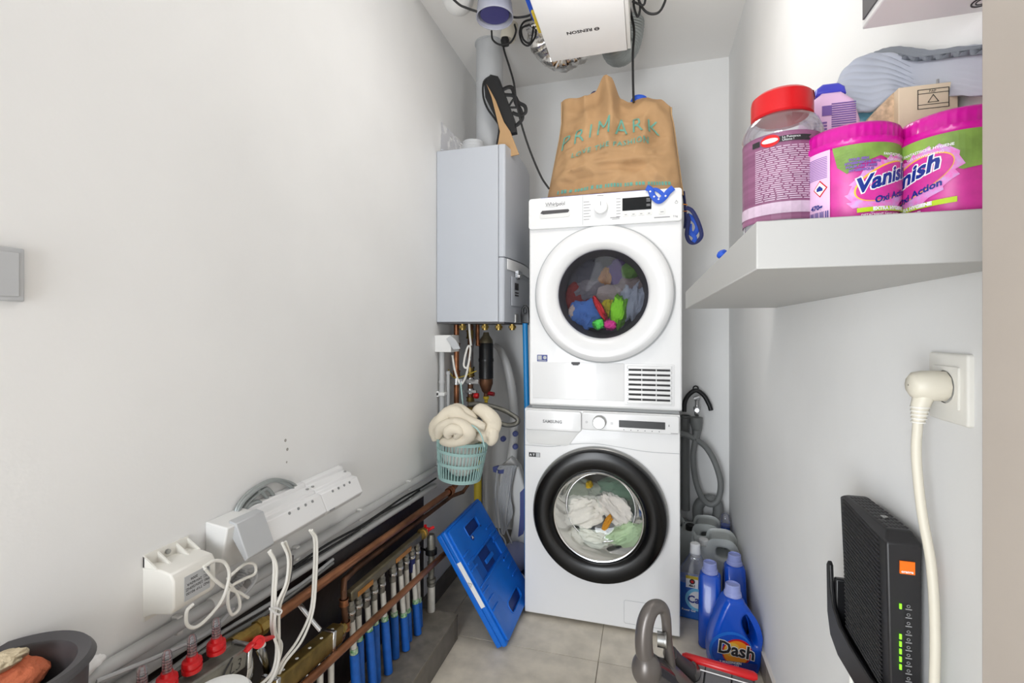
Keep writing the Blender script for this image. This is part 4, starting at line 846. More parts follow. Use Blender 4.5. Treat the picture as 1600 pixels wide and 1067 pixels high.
for i,(u,_) in enumerate(xs):
    p=at(u,930,X=-.80); y=p.y; t=(y-h0.y)/(h1_.y-h0.y); z=h0.z+(h1_.z-h0.z)*t-.0145
    base=.097; x=-.80; xb=-.775 if i%2==0 else -.79
    u_=obj('union',MB().lathe([(.010,0),(.010,-.012),(.0125,-.013),(.0125,-.024),(.0105,-.026),(.0135,-.028),(.0135,-.038),(.011,-.040),(.011,-.058),(.009,-.060)],(x,y,z),(0,0,1),18),M['nickel'],um)
    obj('union_ring',MB().lathe([(.0138,-.029),(.0142,-.031),(.0142,-.035),(.0138,-.037)],(x,y,z),(0,0,1),18),M['chrome'],u_)
    slz=at(u,_,X=-.785).z
    if i==8: obj('tape',MB().cyl((x,y,z-.03),(x,y,z-.085),.0125,n=14),M['navy'],um,label='blue tape wrap')
    def ptt(zz): f=(z-zz)/(z-base); return Vector((x+(xb-x)*f,y,zz))
    tb=obj('tube',MB().tube([ptt(z-.058),ptt(slz-.01)],.0088,14),M['wtube'],um)
    obj('tape_ring',MB().cyl(ptt(slz+.014),ptt(slz-.004),.0115,n=14),M['green'],tb)
    obj('blue_sleeve',MB().tube([ptt(slz),ptt(base+.002)],.0135,16),M['sleeve'],tb)
# lone feed with grey fittings
lf=thing('feed_pipe','white vertical pipe with steel fittings at the far end of the step','pipe',(-.765,1.61,.096))
lx,ly=at(675,955,Z=.096).x,at(675,955,Z=.096).y; lx-=.003
obj('white_section',MB().tube([(lx,ly,.097),(lx,ly,.20)],.0145,18),M['wtube'],lf)
obj('fittings',MB().lathe([(.012,.19),(.0165,.195),(.0165,.205),(.013,.207),(.018,.210),(.018,.222),(.012,.224),(.012,.27),(.015,.275),(.015,.285),(.012,.287),(.012,.33),(.016,.335),(.016,.375),(.012,.39),(.001,.39)],(lx,ly,0),(0,0,1),20),M['nickel'],lf)
obj('rubber_clamp',MB().cyl((lx,ly,.315),(lx,ly,.335),.022).tube([(lx-.02,ly,.325),(XL+.01,ly+.01,.335)],.004,8),M['black'],lf)
c0=at(470,1075,X=-.757); c1=at(700,860,X=-.757)
stpipe('copper pipe crossing in front of the white tubes, lowest of the three long runs',[extend(c0,c1,.75),tuple(c0),tuple(c1),extend(c0,c1,1.80)],.0105,M['copper'])
# ------------------------------------------------------------------ laundry bin lower left
lbx=at(12,1050,Z=.72)
lb_=thing('laundry_bin','dark grey tapered laundry bin at the lower left corner by the wall','laundry bin',(lbx.x,lbx.y,0))
RB=.086
obj('bin_body',MB().lathe([(.001,0),(.06,0),(.064,.02),(.078,.65),(.080,.705),(RB,.718),(RB+.002,.714)],(lbx.x,lbx.y,0),n=56).lathe([(RB,.718),(RB-.004,.723),(RB-.018,.718),(RB-.022,.706),(.060,.55),(.052,.03),(.001,.03)],(lbx.x,lbx.y,0),n=56),M['dgrey'],lb_)
def loose(name,label,u,v,z,rr,c,seed,**k):
    p=at(u,v,Z=z); mk=mat('cloth_'+name,c,.95,bump=.8,bs=300); return single(name,MB().blob(p,rr,seed,.3,2.2,50,34,**k),mk,label,'cloth',ang=180)
loose('white_cloth','white knitted cloth hanging over the rim of the dark laundry bin',-8,968,.745,(.026,.03,.038),(226,228,226),61)
loose('orange_garment','orange garment inside the dark laundry bin',18,1060,.69,(.032,.032,.024),(216,120,84),62)
loose('beige_garment','beige garment folded over the orange one in the dark laundry bin',0,1035,.715,(.036,.026,.013),(206,190,160),63,M=Matrix.Rotation(math.radians(-20),4,'Y'))
loose('maroon_garment','dark maroon garment deep in the dark laundry bin',62,1055,.64,(.04,.045,.04),(58,22,22),64)
single('paper_tissue',MB().blob(at(136,1042,X=-.852),(.008,.022,.014),65,.35,2,30,20),M['wht'],'crumpled white tissue tucked behind the upper conduit','tissue')
rc=at(352,1090,X=-.66)
single('round_lid',MB().lathe([(.001,.004),(.03,.006),(.045,.003),(.050,-.003),(.047,-.006),(.001,-.006)],(rc.x-.015,rc.y,rc.z),(0,0,1),40),M['white2'],'white round lid at the bottom edge in front of the flow meters','lid')
sw=thing('light_switch','pale grey square switch plate on the left wall at the left edge','switch',(XL,.44,1.24))
obj('plate',MB().box((XL,.385,1.208),(XL+.009,.468,1.285)),M['grey'],sw,bevel=.002)
obj('rocker',MB().box((XL+.009,.392,1.215),(XL+.0105,.461,1.278)),M['grey'],sw,bevel=.001)
# ------------------------------------------------------------------ shelf and its contents
ZT=1.292; SY0=.600
sc=at(1182,418,Z=1.237); SX=.1215; SZ0=1.237; SY1=1.62
single('wall_shelf',MB().box((SX,SY0,SZ0),(XR,SY1,ZT)),mat('shelf_laminate',(186,185,182),.5),'thick white floating shelf on the right wall','shelf',bevel=.0015)
def cylmap(c,r,ang0,z0,e=.0009):
    """print on a round pack: x to the right as seen by the viewer, y up"""
    def f(x,y):
        a=ang0+x/r; return Vector((c[0]+(r+e)*math.sin(a),c[1]-(r+e)*math.cos(a),z0+y))
    return f
def wrap(loops_or_fn,fn,sub=.006):
    cu=bpy.data.curves.new('c','CURVE'); cu.dimensions='2D'; cu.fill_mode='BOTH'
    for lp in loops_or_fn:
        sp=cu.splines.new('POLY'); sp.points.add(len(lp)-1)
        for p,q in zip(sp.points,lp): p.co=(q[0],q[1],0,1)
        sp.use_cyclic_u=True
    return MB()._cv(cu,None,fn,sub)
def tub(c,r,h,ang0,label):
    t=thing('stain_remover_tub',label,'tub',(c[0],c[1],ZT))
    hb=h*.80
    obj('tub_body',MB().lathe([(.001,0),(r-.003,0),(r-.001,.003),(r-.001,hb),(r-.004,hb+.002),(.001,hb+.002)],(c[0],c[1],ZT),n=64),M['pink'],t)
    ld=MB(); n=120; pr=[]
    prof=[(r-.001,hb-.004),(r+.0025,hb-.002),(r+.003,hb+.004),(r+.0022,hb+.005),(r+.0022,h-.008),(r+.001,h-.003),(r-.003,h),(.001,h)]
    ld.lathe(prof,(c[0],c[1],ZT),n=n)
    for i,vv in enumerate(ld.v):
        if 3<=i//n<=4 and i%3==0: 
            dd=Vector((vv.x-c[0],vv.y-c[1],0)).normalized(); ld.v[i]=vv-dd*.0016
    obj('lid',ld,M['magenta'],t,ang=60,label='magenta ribbed screw lid')
    R=lambda x,y,e=.0006:cylmap(c,r,ang0,ZT,e)
    S_=r/.053
    sc_=lambda L:[(x*S_,y*S_) for x,y in L]
    Hh=hb/S_
    gz=[(-.052,Hh-.001),(.09,Hh-.001),(.09,Hh*.55),(.06,Hh*.5),(.03,Hh*.66),(.0,Hh*.80),(-.02,Hh*.72),(-.036,Hh*.60),(-.046,Hh*.70)]
    obj('green_print',wrap([sc_(gz)],cylmap(c,r,ang0,ZT,.0006)),M['lime'],t,flat=True,label='green upper print')
    obj('side_print',wrap([sc_([(-.085,.001),(-.054,.001),(-.054,Hh-.002),(-.085,Hh-.002)])],cylmap(c,r,ang0,ZT,.0006)),M['palepink'],t,flat=True,label='pale pink side label')
    obj('bubble_print',wrap([sc_([(x+.004*math.sin(k*2.4),y+.003*math.cos(k*3.1)) for k,(x,y) in enumerate([(0.012+.052*math.cos(2*math.pi*j/40)*math.cos(.5)-.030*math.sin(2*math.pi*j/40)*math.sin(.5),.045+.052*math.cos(2*math.pi*j/40)*math.sin(.5)+.030*math.sin(2*math.pi*j/40)*math.cos(.5)) for j in range(40)])])],cylmap(c,r,ang0,ZT,.0010)),M['lilac'],t,flat=True)
    def ell(rx,ry,cx,cy,rt): return [(cx+rx*math.cos(a)*math.cos(rt)-ry*math.sin(a)*math.sin(rt),cy+rx*math.cos(a)*math.sin(rt)+ry*math.sin(a)*math.cos(rt)) for a in [2*math.pi*j/44 for j in range(44)]]
    obj('oval_print',wrap([sc_(ell(.044,.021,.012,.048,.42))],cylmap(c,r,ang0,ZT,.0014)),M['gold'],t,flat=True)
    obj('oval_print',wrap([sc_(ell(.0425,.0195,.0125,.0475,.42))],cylmap(c,r,ang0,ZT,.0018)),M['pink'],t,flat=True)
    def slant(x0,y0,k,e):
        f=cylmap(c,r,ang0,ZT,e)
        return lambda x,y:f((x0+x)*S_,(y0+y+x*k)*S_)
    obj('lettering',MB().text('Vanish',.026,fn=slant(-.028,.031,.36,.0022),bold=.0022,shear=.15,sub=.005),M['wht'],t,flat=True)
    obj('lettering',MB().text('Vanish',.026,fn=slant(-.028,.031,.36,.0026),bold=.0009,shear=.15,sub=.005),M['lnavy'],t,flat=True)
    obj('lettering',MB().text('Oxi Action',.0112,fn=slant(-.008,.019,.30,.0022),bold=.0004,sub=.005),M['lnavy'],t,flat=True)
    obj('band_print',wrap([sc_([(-.026,.0085),(.055,.012),(.055,.0185),(-.026,.0140)])],cylmap(c,r,ang0,ZT,.0016)),M['limeb'],t,flat=True)
    for a_ in (('EXTRA HYGIENE',.0058,-.010,.0105,.05,.0004),('DETACHANT SANS JAVEL',.0040,-.022,.0035,.04,.0001),('FANTASTISCHE HYGIENE',.0045,.002,.078,0,.0001),('VLEKVERWIJDERING',.0042,.006,.072,0,0)):
        obj('lettering',MB().text(a_[0],a_[1],fn=slant(a_[2],a_[3],a_[4],.0022),bold=a_[5],sub=.005),M['wht'],t,flat=True)
    obj('lettering',MB().text('POUR EEN',.0042,fn=slant(-.034,.0735,.02,.0022),bold=.0003).text('HYGIENISCHE WAS',.0042,fn=slant(-.038,.069,.02,.0022),bold=.0003).text('POUR UN LINGE',.0042,fn=slant(-.037,.0645,.02,.0022),bold=.0003).text('HYGIENIQUE',.0042,fn=slant(-.034,.060,.02,.0022),bold=.0003),M['violet'],t,flat=True)
    obj('hazard_diamond',wrap([sc_([(-.0755,.047),(-.066,.058),(-.0565,.047),(-.066,.036)])],cylmap(c,r,ang0,ZT,.0012)),M['red'],t,flat=True)
    obj('hazard_diamond',wrap([sc_([(-.0738,.047),(-.066,.056),(-.0582,.047),(-.066,.038)])],cylmap(c,r,ang0,ZT,.0016)),M['wht'],t,flat=True)
    mm=wrap([sc_([(-.070,.044),(-.062,.044),(-.062,.047),(-.066,.051),(-.070,.048)])],cylmap(c,r,ang0,ZT,.002))
    mm.text('470g',.0085,fn=slant(-.079,.0205,0,.0018),bold=.0003)
    for j in range(12): mm.v and mm.add(*(lambda w:(w.v,w.f))(wrap([sc_([(-.082+j*.0023,.001),(-.082+j*.0023+(.0012 if j%3 else .0006),.001),(-.082+j*.0023+(.0012 if j%3 else .0006),.017),(-.082+j*.0023,.017)])],cylmap(c,r,ang0,ZT,.0016))))
    obj('side_text',mm,M['lnavy'],t,flat=True)
    mm=MB()
    for j in range(13):
        y=.060+j*.0022
        if y>Hh-.004: break
        mm.add(*(lambda w:(w.v,w.f))(wrap([sc_([(-.083,y),(-.057,y),(-.057,y+.0009),(-.083,y+.0009)])],cylmap(c,r,ang0,ZT,.0012))))
    obj('small_print',mm,M['violet'],t,flat=True)
tub((.240,.672),.0485,.112,.28,'pink tub of stain remover with full logo, left of the two on the shelf')
tub((.335,.657),.0485,.112,-1.42,'larger pink tub of stain remover cut off by the door frame, right of the two')
# red-lid jar
jc=(.172,.700); jr=.0455; jh=.186
j=thing('red_lid_jar','clear plastic jar with red flip lid and mauve label at the shelf end','jar',(jc[0],jc[1],ZT))
obj('jar_body',MB().lathe([(.001,0),(jr-.004,0),(jr,.004),(jr,.122),(jr+.002,.128),(jr+.001,.134),(jr-.004,.146),(jr-.012,.152),(.031,.154)],(jc[0],jc[1],ZT),n=56),M['clear'],j)
obj('powder',MB().lathe([(.001,.003),(jr-.003,.003),(jr-.003,.118),(.001,.118)],(jc[0],jc[1],ZT),n=40),mat('white_powder',(232,228,232),.9),j)
obj('lid',MB().lathe([(.034,.152),(.0365,.154),(.0365,.174),(.0355,.180),(.031,.184),(.001,.185)],(jc[0],jc[1],ZT),n=48),M['red'],j)
obj('lid_hinge',MB().lathe([(.037,.172),(.0375,.173),(.0365,.181),(.033,.183)],(jc[0],jc[1],ZT),n=12,a0=-.4,a1=.5),M['red'],j)
jm=cylmap(jc,jr,-.25,ZT,.0012)
obj('label_wrap',wrap([[(-.085,.012),(.085,.012),(.085,.117),(.075,.121),(-.075,.121),(-.085,.117)]],jm),M['mauve'],j,flat=True,label='mauve wrap label')
obj('label_pale',wrap([[(-.083,.020),(.083,.020),(.083,.034),(-.083,.034)]],cylmap(jc,jr,-.25,ZT,.0018)),M['mauvel'],j,flat=True)
mm=MB()
def addw(mb,lo,fn): w_=wrap(lo,fn); mb.add(w_.v,w_.f)
e2_=cylmap(jc,jr,-.25,ZT,.0018)
random.seed(5)
for i in range(26):
    y=.037+i*.0026
    x=-.030
    while x<.055:
        l=random.uniform(.004,.014)
        addw(mm,[[(x,y),(x+l,y),(x+l,y+.0011),(x,y+.0011)]],e2_); x+=l+.0018
obj('small_print',mm,M['mauvel'],j,flat=True)
mm=MB(); addw(mm,[[(-.006,.108),(.034,.108),(.030,.1115),(.034,.115),(-.006,.115)]],cylmap(jc,jr,-.25,ZT,.0022)); addw(mm,[[(-.034,.108),(-.024,.108),(-.024,.115),(-.034,.115)]],cylmap(jc,jr,-.25,ZT,.0022)); obj('banner',mm,M['ink'],j,flat=True)
mm=MB(); addw(mm,[circ(.0105,24,-.012,.1115,.0075)],cylmap(jc,jr,-.25,ZT,.0026)); obj('round_logo',mm,M['red'],j,flat=True)
mm=MB(); addw(mm,[circ(.0088,24,-.012,.1115,.0030)],cylmap(jc,jr,-.25,ZT,.003)); mm.text('La Puissance',.0038,fn=lambda x,y:cylmap(jc,jr,-.25,ZT,.0028)(.001+x,.1118+y)).text('Ultime !',.0038,fn=lambda x,y:cylmap(jc,jr,-.25,ZT,.0028)(.001+x,.1084+y)); obj('banner_print',mm,M['wht'],j,flat=True)
# behind: spray bottle
sb=at(1292,260,Y=.80); 
t=thing('softener_bottle','pink and violet bottle with rounded blue cap standing behind the tubs','bottle',(sb.x,sb.y,ZT))
bw=[(-.036,0),(.036,0),(.037,.02),(.036,.175),(.028,.205),(.012,.218),(-.012,.218),(-.028,.205),(-.036,.175),(-.037,.02)]
obj('bottle_body',MB().shape([bw],((sb.x,sb.y,ZT),(1,0,0),(0,0,1),(0,-1,0)),.024,.010),M['palepink'],t)
obj('cap',MB().shape([[(-.02,.216),(.02,.216),(.018,.226),(.010,.232),(-.010,.232),(-.018,.226)]],((sb.x,sb.y,ZT),(1,0,0),(0,0,1),(0,-1,0)),.018,.005),mat('cap_blue',(70,72,190),.35),t)
mm=MB()
for i in range(22):
    z=ZT+.13+i*.0032; x=sb.x-.002; mm.box((x,sb.y-.0255,z),(x+.030,sb.y-.0245,z+.0014))
for i in range(9): mm.box((sb.x-.026,sb.y-.0255,ZT+.135+i*.0045),(sb.x-.008,sb.y-.0245,ZT+.1372+i*.0045))
mm.box((sb.x-.014,sb.y-.0257,ZT+.182),(sb.x-.002,sb.y-.0245,ZT+.196)); obj('back_print',mm,M['violet'],t,flat=True)
# tall card box
kx=at(1404,150,Y=.718); kt=at(1404,137,Y=.718).z
t=thing('cardboard_box','beige cardboard box with a recycling mark, standing behind the pink tubs','box',(kx.x,.718,ZT))
obj('carton',MB().box((kx.x,.718,ZT),(XR-.012,.79,kt-.0)),M['card'],t,bevel=.001)
fl_=at(1372,188,Y=.80)
obj('side_flap',MB().prism([(kx.x,kt),(kx.x-.018,kt-.020),(kx.x-.030,kt-.034),(kx.x-.040,kt-.055),(kx.x-.055,kt-.075),(kx.x,kt-.06)],((0,0,0),(1,0,0),(0,0,1),(0,1,0)),.730,.77),M['cardin'],t)
mk=MB(); q=(kx.x+.020,.7172,kt-.031)
for x0,z0,x1,z1 in ((0,0,.033,.0006),(0,.024,.033,.0246),(0,0,.0006,.024),(.0324,0,.033,.024),(0,.019,.033,.0195),(0,.005,.033,.0055)): mk.box((q[0]+x0,q[1]-.0004,q[2]+z0),(q[0]+x1,q[1]+.0004,q[2]+z1))
mk.tube([Vector((q[0]+.011,q[1],q[2]+.008)),Vector((q[0]+.022,q[1],q[2]+.008)),Vector((q[0]+.0165,q[1],q[2]+.017))],.0008,4,closed=True)
mk.text('PAP',.0045,fr=((q[0]+.012,q[1],q[2]+.0203),(1,0,0),(0,0,1),(0,-1,0))); obj('recycling_mark',mk,M['ink'],t,flat=True)
nl=at(1465,131,Y=.735); single('nail',MB().cyl((nl.x,.735,kt),(nl.x,.735,kt+.012),.0016,n=8),M['steel'],'small steel nail sticking up from the cardboard box','nail')
single('teal_packet',MB().blob((at(1350,185,Y=.86).x,.86,at(1350,185,Y=.86).z),(.028,.02,.03),71,.08,1,30,20),mat('teal_plastic',(120,190,210),.3),'pale teal packet behind the cardboard box','packet')
# soles
def sole(pix_top,pix_bot,yt,yb,m,name,label,rib=.0009,th=.006):
    def yw(u,ym,xm):
        q=at(u,300,Y=1); return min(ym,xm/q.x)
    T=smooth([at(u,v,Y=yw(u,yt,.374)) for u,v in pix_top],12); B=smooth([at(u,v,Y=yw(u,yb,.366)) for u,v in pix_bot],12)
    def samp(P,u): f=u*(len(P)-1); i=min(len(P)-2,int(f)); return P[i].lerp(P[i+1],f-i)
    def fn(u,v):
        p=samp(B,u).lerp(samp(T,u),v); p.y+=.006*math.sin(math.pi*v)-(rib if name and m is M['sole'] else .0002)*math.sin((u*26+v*22)*2.1); return p
    return single(name,MB().grid(fn,180,60),m,label,'slipper',sol=th,ang=180)
sole([(1304,150),(1318,112),(1345,90),(1380,84),(1425,89),(1462,83),(1500,74),(1560,66)],[(1301,172),(1330,172),(1362,172),(1395,150),(1430,150),(1470,150),(1510,150),(1560,150)],.86,.80,M['sole'],'slipper_sole','pale grey ribbed slipper sole lying upturned on the cardboard box')
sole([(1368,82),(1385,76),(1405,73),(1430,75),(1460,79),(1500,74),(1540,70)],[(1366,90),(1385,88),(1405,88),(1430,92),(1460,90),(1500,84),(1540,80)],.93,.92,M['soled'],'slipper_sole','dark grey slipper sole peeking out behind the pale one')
single('blue_clip',MB().blob(at(1129,398,Z=1.3005),(.009,.012,.0085),72,.2,1.5,24,16),M['strap'],'small blue clip lying at the far end of the shelf','clip')
# wall box upper right
wb=thing('wall_unit','white wall-mounted box unit with a dark glass side, cut off at the top right','wall unit',(.32,.6,1.54))
obj('unit_body',MB().box((.2595,.425,1.5425),(XR,.690,1.75)),M['white2'],wb,bevel=.002)
obj('glass_side',MB().box((.2575,.43,1.551),(.2595,.683,1.745)),M['dgrey'],wb)
qq=at(1535,2,Z=1.5425); obj('round_mark',MB().shape([circ(.010,24),circ(.0085,24)],((qq.x,qq.y,1.542),(1,0,0),(0,1,0),(0,0,-1)),.0004).shape([circ(.006,24),circ(.005,24)],((qq.x,qq.y,1.542),(1,0,0),(0,1,0),(0,0,-1)),.0004),M['ink'],wb,flat=True)
# socket + plug + cable
so=thing('wall_socket','white square wall socket on the right wall','socket',(XR,.75,1.095))
PR=((XR,0,0),(0,-1,0),(0,0,1),(-1,0,0))
obj('plate',MB().shape([rrect(-.793,1.047,-.710,1.137,.004)],PR,.007,.003),M['offw'],so)
obj('insert',MB().shape([rrect(-.779,1.066,-.724,1.120,.002),circ(.0215,32,-.752,1.093)],((XR-.008,0,0),(0,-1,0),(0,0,1),(-1,0,0)),.0015),M['offw'],so)
obj('well',MB().lathe([(.0215,0),(.0215,-.003),(.001,-.003)],(XR-.0095,.752,1.093),(-1,0,0),32),M['mgrey'],so)
pg=thing('power_plug','cream angled plug with its cable, pushed into the wall socket','plug',(XR-.02,.752,1.09))
obj('plug_body',MB().lathe([(.020,0),(.0205,.008),(.020,.022),(.017,.034),(.012,.038),(.001,.039)],(XR-.010,.752,1.094),(-1,0,0),10),M['cream'],pg,bevel=.001)
obj('strain_relief',MB().tube([(XR-.030,.752,1.086),(XR-.036,.752,1.066),(XR-.038,.752,1.045)],[.012,.010,.0065],12),M['cream'],pg)
m=MB()
for k in range(5): m.lathe([(.0105-.0006*k,0),(.0105-.0006*k,.0018)],(XR-.036-.0004*k,.752,1.066-.005*k),(0,0,-1),14)
obj('relief_ribs',m,M['offw'],pg)
obj('cord',MB().tube([(XR-.038,.752,1.05),(XR-.040,.752,1.0),(XR-.036,.748,.93),(XR-.030,.738,.86),(XR-.030,.730,.78),(XR-.032,.728,.70),(XR-.034,.728,.60),(XR-.034,.728,.40)],.0056,12,sm=8),M['cream'],pg)
# router
rt=thing('modem','black upright modem with green status lights in a wall bracket on the right wall','modem',(.35,.86,.66))
ry0,ry1=.800,.955; rx0,rx1=.332,.374
def rb_(y,z):  return 0
ps=[(rx0,rx1)]
zb,zt=.640,.878
vs=[(rx0+.004,ry0,zb),(rx1,ry0,zb),(rx1,ry1,zb),(rx0+.004,ry1,zb),(rx0-.002,ry0-.002,zt-.014),(rx1,ry0-.002,zt-.014),(rx1,ry1+.012,zt-.004),(rx0-.002,ry1+.012,zt-.004),(rx0+.006,ry0+.014,zt),(rx1-.006,ry0+.014,zt),(rx1-.006,ry1+.006,zt),(rx0+.006,ry1+.006,zt)]
obj('case',MB().add(vs,[(0,3,2,1),(0,1,5,4),(1,2,6,5),(2,3,7,6),(3,0,4,7),(4,5,9,8),(5,6,10,9),(6,7,11,10),(7,4,8,11),(8,9,10,11)]),M['router'],rt,bevel=.003,seg=3)
for i in range(34):
    z=zb+.008+i*.0066; y0_=ry0+.022+.0; 
    obj('side_rib',MB().tube([(rx0+.002-(z-zb)*.02,ry0+.020,z-.006),(rx0+.002-(z-zb)*.02,ry1-.004,z+.006)],.0019,5),M['router'],rt)
m=MB()
for i in range(9):
    for k in range(6): m.box((rx0+.008+k*.005,ry0+.022+i*.015,zt-.0002),(rx0+.011+k*.005,ry0+.031+i*.015,zt+.0004))
obj('top_vents',m,M['ink'],rt)
obj('top_button',MB().lathe([(.005,0),(.005,.002),(.001,.0022)],((rx0+rx1)/2,ry0+.06,zt),(0,0,1),16),M['steel'],rt)
yf=ry0-.0035
lg=obj('logo_square',MB().box((.346,yf-.0002,.822),(.364,yf+.002,.840)),M['orlogo'],rt,label='orange square logo')
obj('lettering',MB().text('orange',.0052,fr=((.3475,yf-.0005,.8238),(1,0,0),(0,0,1),(0,-1,0)),bold=.0002),M['wht'],lg,flat=True)
zs=[.775,.732,.7215,.711,.700,.689]
for i,z in enumerate(zs):
    obj('status_light',MB().box((.3455,yf-.0006,z-.003),(.3480,yf+.001,z+.004)),M['led'],rt,label='glowing green status light')
m=MB()
for i,z in enumerate([.775,.763,.751,.739,.728,.717,.706,.695,.684,.673]): m.shape([circ(.0022,10,.356,z+.002),circ(.0015,10,.356,z+.002)],FY(yf-.0004),.0003); m.box((.3525,yf-.0006,z-.0030),(.3600,yf,z-.0016))
m.text('INTERNET',.0036,fr=((.348,yf-.0006,.652),(1,0,0),(0,0,1),(0,-1,0)))
obj('icon_print',m,M['greyink'],rt,flat=True)
br_=thing('modem_bracket','black plastic wall bracket cradling the modem','bracket',(.36,.86,.63))
side=[(1.004,.735),(.996,.745),(.988,.740),(.984,.700),(.972,.672),(.945,.655),(.90,.648),(.83,.646),(.790,.650),(.790,.600),(.95,.600),(.985,.615),(1.0,.650)]
obj('cradle_side',MB().prism(side,((0,0,0),(0,1,0),(0,0,1),(1,0,0)),.3205,.3275),M['black'],br_,bevel=.002)
obj('cradle_tray',MB().box((.3275,.792,.600),(.3755,.99,.637)),M['black'],br_,bevel=.003)
obj('cradle_back',MB().box((.3275,.978,.637),(.3755,.990,.72)),M['black'],br_,bevel=.003)
obj('wall_plate',MB().box((.3765,.70,.60),(XR,.99,.655)),M['black'],br_,bevel=.002)
cable('white_cable',[(.366,.985,.80),(.358,.992,.78),(.352,.992,.72),(.356,1.0,.64),(.36,1.0,.5),(.36,1.0,.35)],.003,M['offw'],'thin white cable hanging behind the modem on the right wall')
# ------------------------------------------------------------------ right back corner plumbing
hk=thing('hose_hook','black U-shaped drain hose hook on the back wall','hook',tuple(at(1090,615,Y=2.47)))
hp=[(1069,643),(1070,628),(1077,616),(1088,610),(1100,618),(1108,632),(1111,641)]
obj('hook_bow',MB().tube(A(hp,Y=2.46),.011,10,sm=6),M['black'],hk)
obj('hook_eye',MB().tube([at(1087+4*math.cos(a),607+4*math.sin(a),Y=2.46) for a in [2*math.pi*k/12 for k in range(12)]],.0035,8,closed=True),M['black'],hk)
tp_=thing('water_tap','chrome washing machine tap in front of the hose hook','tap',tuple(at(1089,640,Y=2.44)))
obj('tap_body',MB().lathe([(.008,.0),(.012,.006),(.012,.03),(.016,.032),(.016,.045),(.009,.048),(.009,.075),(.012,.08),(.010,.095),(.001,.097)],at(1089,650,Y=2.44),(0,0,1),20),M['chrome'],tp_)
obj('tap_handle',MB().cyl(at(1089,641,Y=2.44),at(1089,641,Y=2.40),.010,n=16).cyl(at(1084,623,Y=2.42),at(1093,620,Y=2.42),.009,n=12),M['chrome'],tp_)
single('standpipe',MB().lathe([(.020,0),(.020,.45),(.026,.455),(.026,.462),(.021,.463)],(at(1069,800,Y=2.46).x+.006,2.465,.29),n=24),M['pvc'],'dark grey vertical waste pipe beside the washing machine','pipe')
dh=thing('drain_hose','long grey drain hose looping down from the tap fitting','hose',tuple(at(1090,670,Y=2.42)))
obj('funnel',MB().tube(A([(1088,652),(1088,660),(1089,670),(1088,685)],Y=2.43),[.030,.030,.024,.015],16),M['pvc'],dh)
obj('loop',MB().tube(A([(1088,672),(1086,690),(1083,715),(1087,750),(1097,778),(1110,788),(1122,780),(1126,755),(1118,725),(1104,700),(1088,687),(1074,680),(1060,676)],Y=2.41),.0135,14,sm=8),M['pvc'],dh)
single('siphon_trap',MB().tube(A([(1064,815),(1080,822),(1090,815),(1090,795),(1096,784),(1108,780),(1120,786),(1122,800),(1120,812)],Y=2.45),.024,18,sm=7).lathe([(.028,0),(.028,.015),(.024,.016)],at(1120,818,Y=2.45),(0,0,1),20),M['pvc'],'grey bottle siphon trap low on the back wall behind the jerrycans','trap')
# ------------------------------------------------------------------ bottles on floor
def outline(pts,cx): return [(x,z) for x,z in pts]
def fframe(x,y,rz=0):
    c,s=math.cos(rz),math.sin(rz); return ((x,y,0),(c,s,0),(0,0,1),(s,-c,0))
def jerry(x,y,rz,label,capm,W=.088,H=.285,yl=None):
    t=thing('jerrycan',label,'jerrycan',(x,y,0)); f=fframe(x,y,rz)
    body=smooth([(-W+.005,0,0),(W-.005,0,0),(W,.01,0),(W,H*.72,0),(W-.005,H*.86,0),(W-.03,H,0),(.0,H,0),(-.018,H*.97,0),(-.030,H*.86,0),(-W+.008,H*.84,0),(-W,H*.78,0),(-W,.01,0)],4,True)
    hole=[(p.x,p.y) for p in smooth([(W-.028,H*.80,0),(W-.035,H*.90,0),(.01,H*.91,0),(.002,H*.84,0),(.01,H*.77,0),(W-.04,H*.75,0)],4,True)]
    obj('canister',MB().shape([[(p.x,p.y) for p in body],hole],f,.058,.014),M['jerry'],t)
    o_=Vector(f[0])+Vector(f[1])*(-W*.55)
    obj('cap',MB().lathe([(.021,0),(.021,.022),(.018,.025),(.001,.025)],(o_.x,o_.y,H*.845),(0,0,1),24),capm,t)
    if yl: obj('liquid_tint',MB().shape([rrect(-W+.012,.01,W-.012,H*.5,.01)],((f[0]),f[1],f[2],f[3]),.040,.01),yl,t,label='liquid inside the canister')
    return t
def bj(u,v,Z=0): p=at(u,v,Z=Z); return p
jerry(.245,2.362,-.15,'translucent jerrycan with black cap, rear one beside the washing machine',M['black'],.085,.275,mat('pale_yellow_liquid',(190,196,120),.4))
jerry(.288,2.222,-.10,'translucent jerrycan with open handle, in front of the black-capped one',M['wht'],.085,.272)
t=thing('dosing_bottle','clear bottle with blue cap behind the jerrycans by the right wall','bottle',(.355,2.43,0))
obj('bottle_body',MB().lathe([(.001,0),(.022,0),(.024,.01),(.024,.19),(.02,.23),(.018,.24)],(.355,2.40,0),n=28),M['frost'],t)
obj('cap',MB().lathe([(.0195,.236),(.0195,.262),(.001,.264)],(.355,2.40,0),n=28),M['strap'],t)
obj('dosing_dome',MB().lathe([(.024,.255),(.025,.285),(.020,.305),(.010,.312),(.001,.313)],(.355,2.40,0),n=28),M['clear'],t)
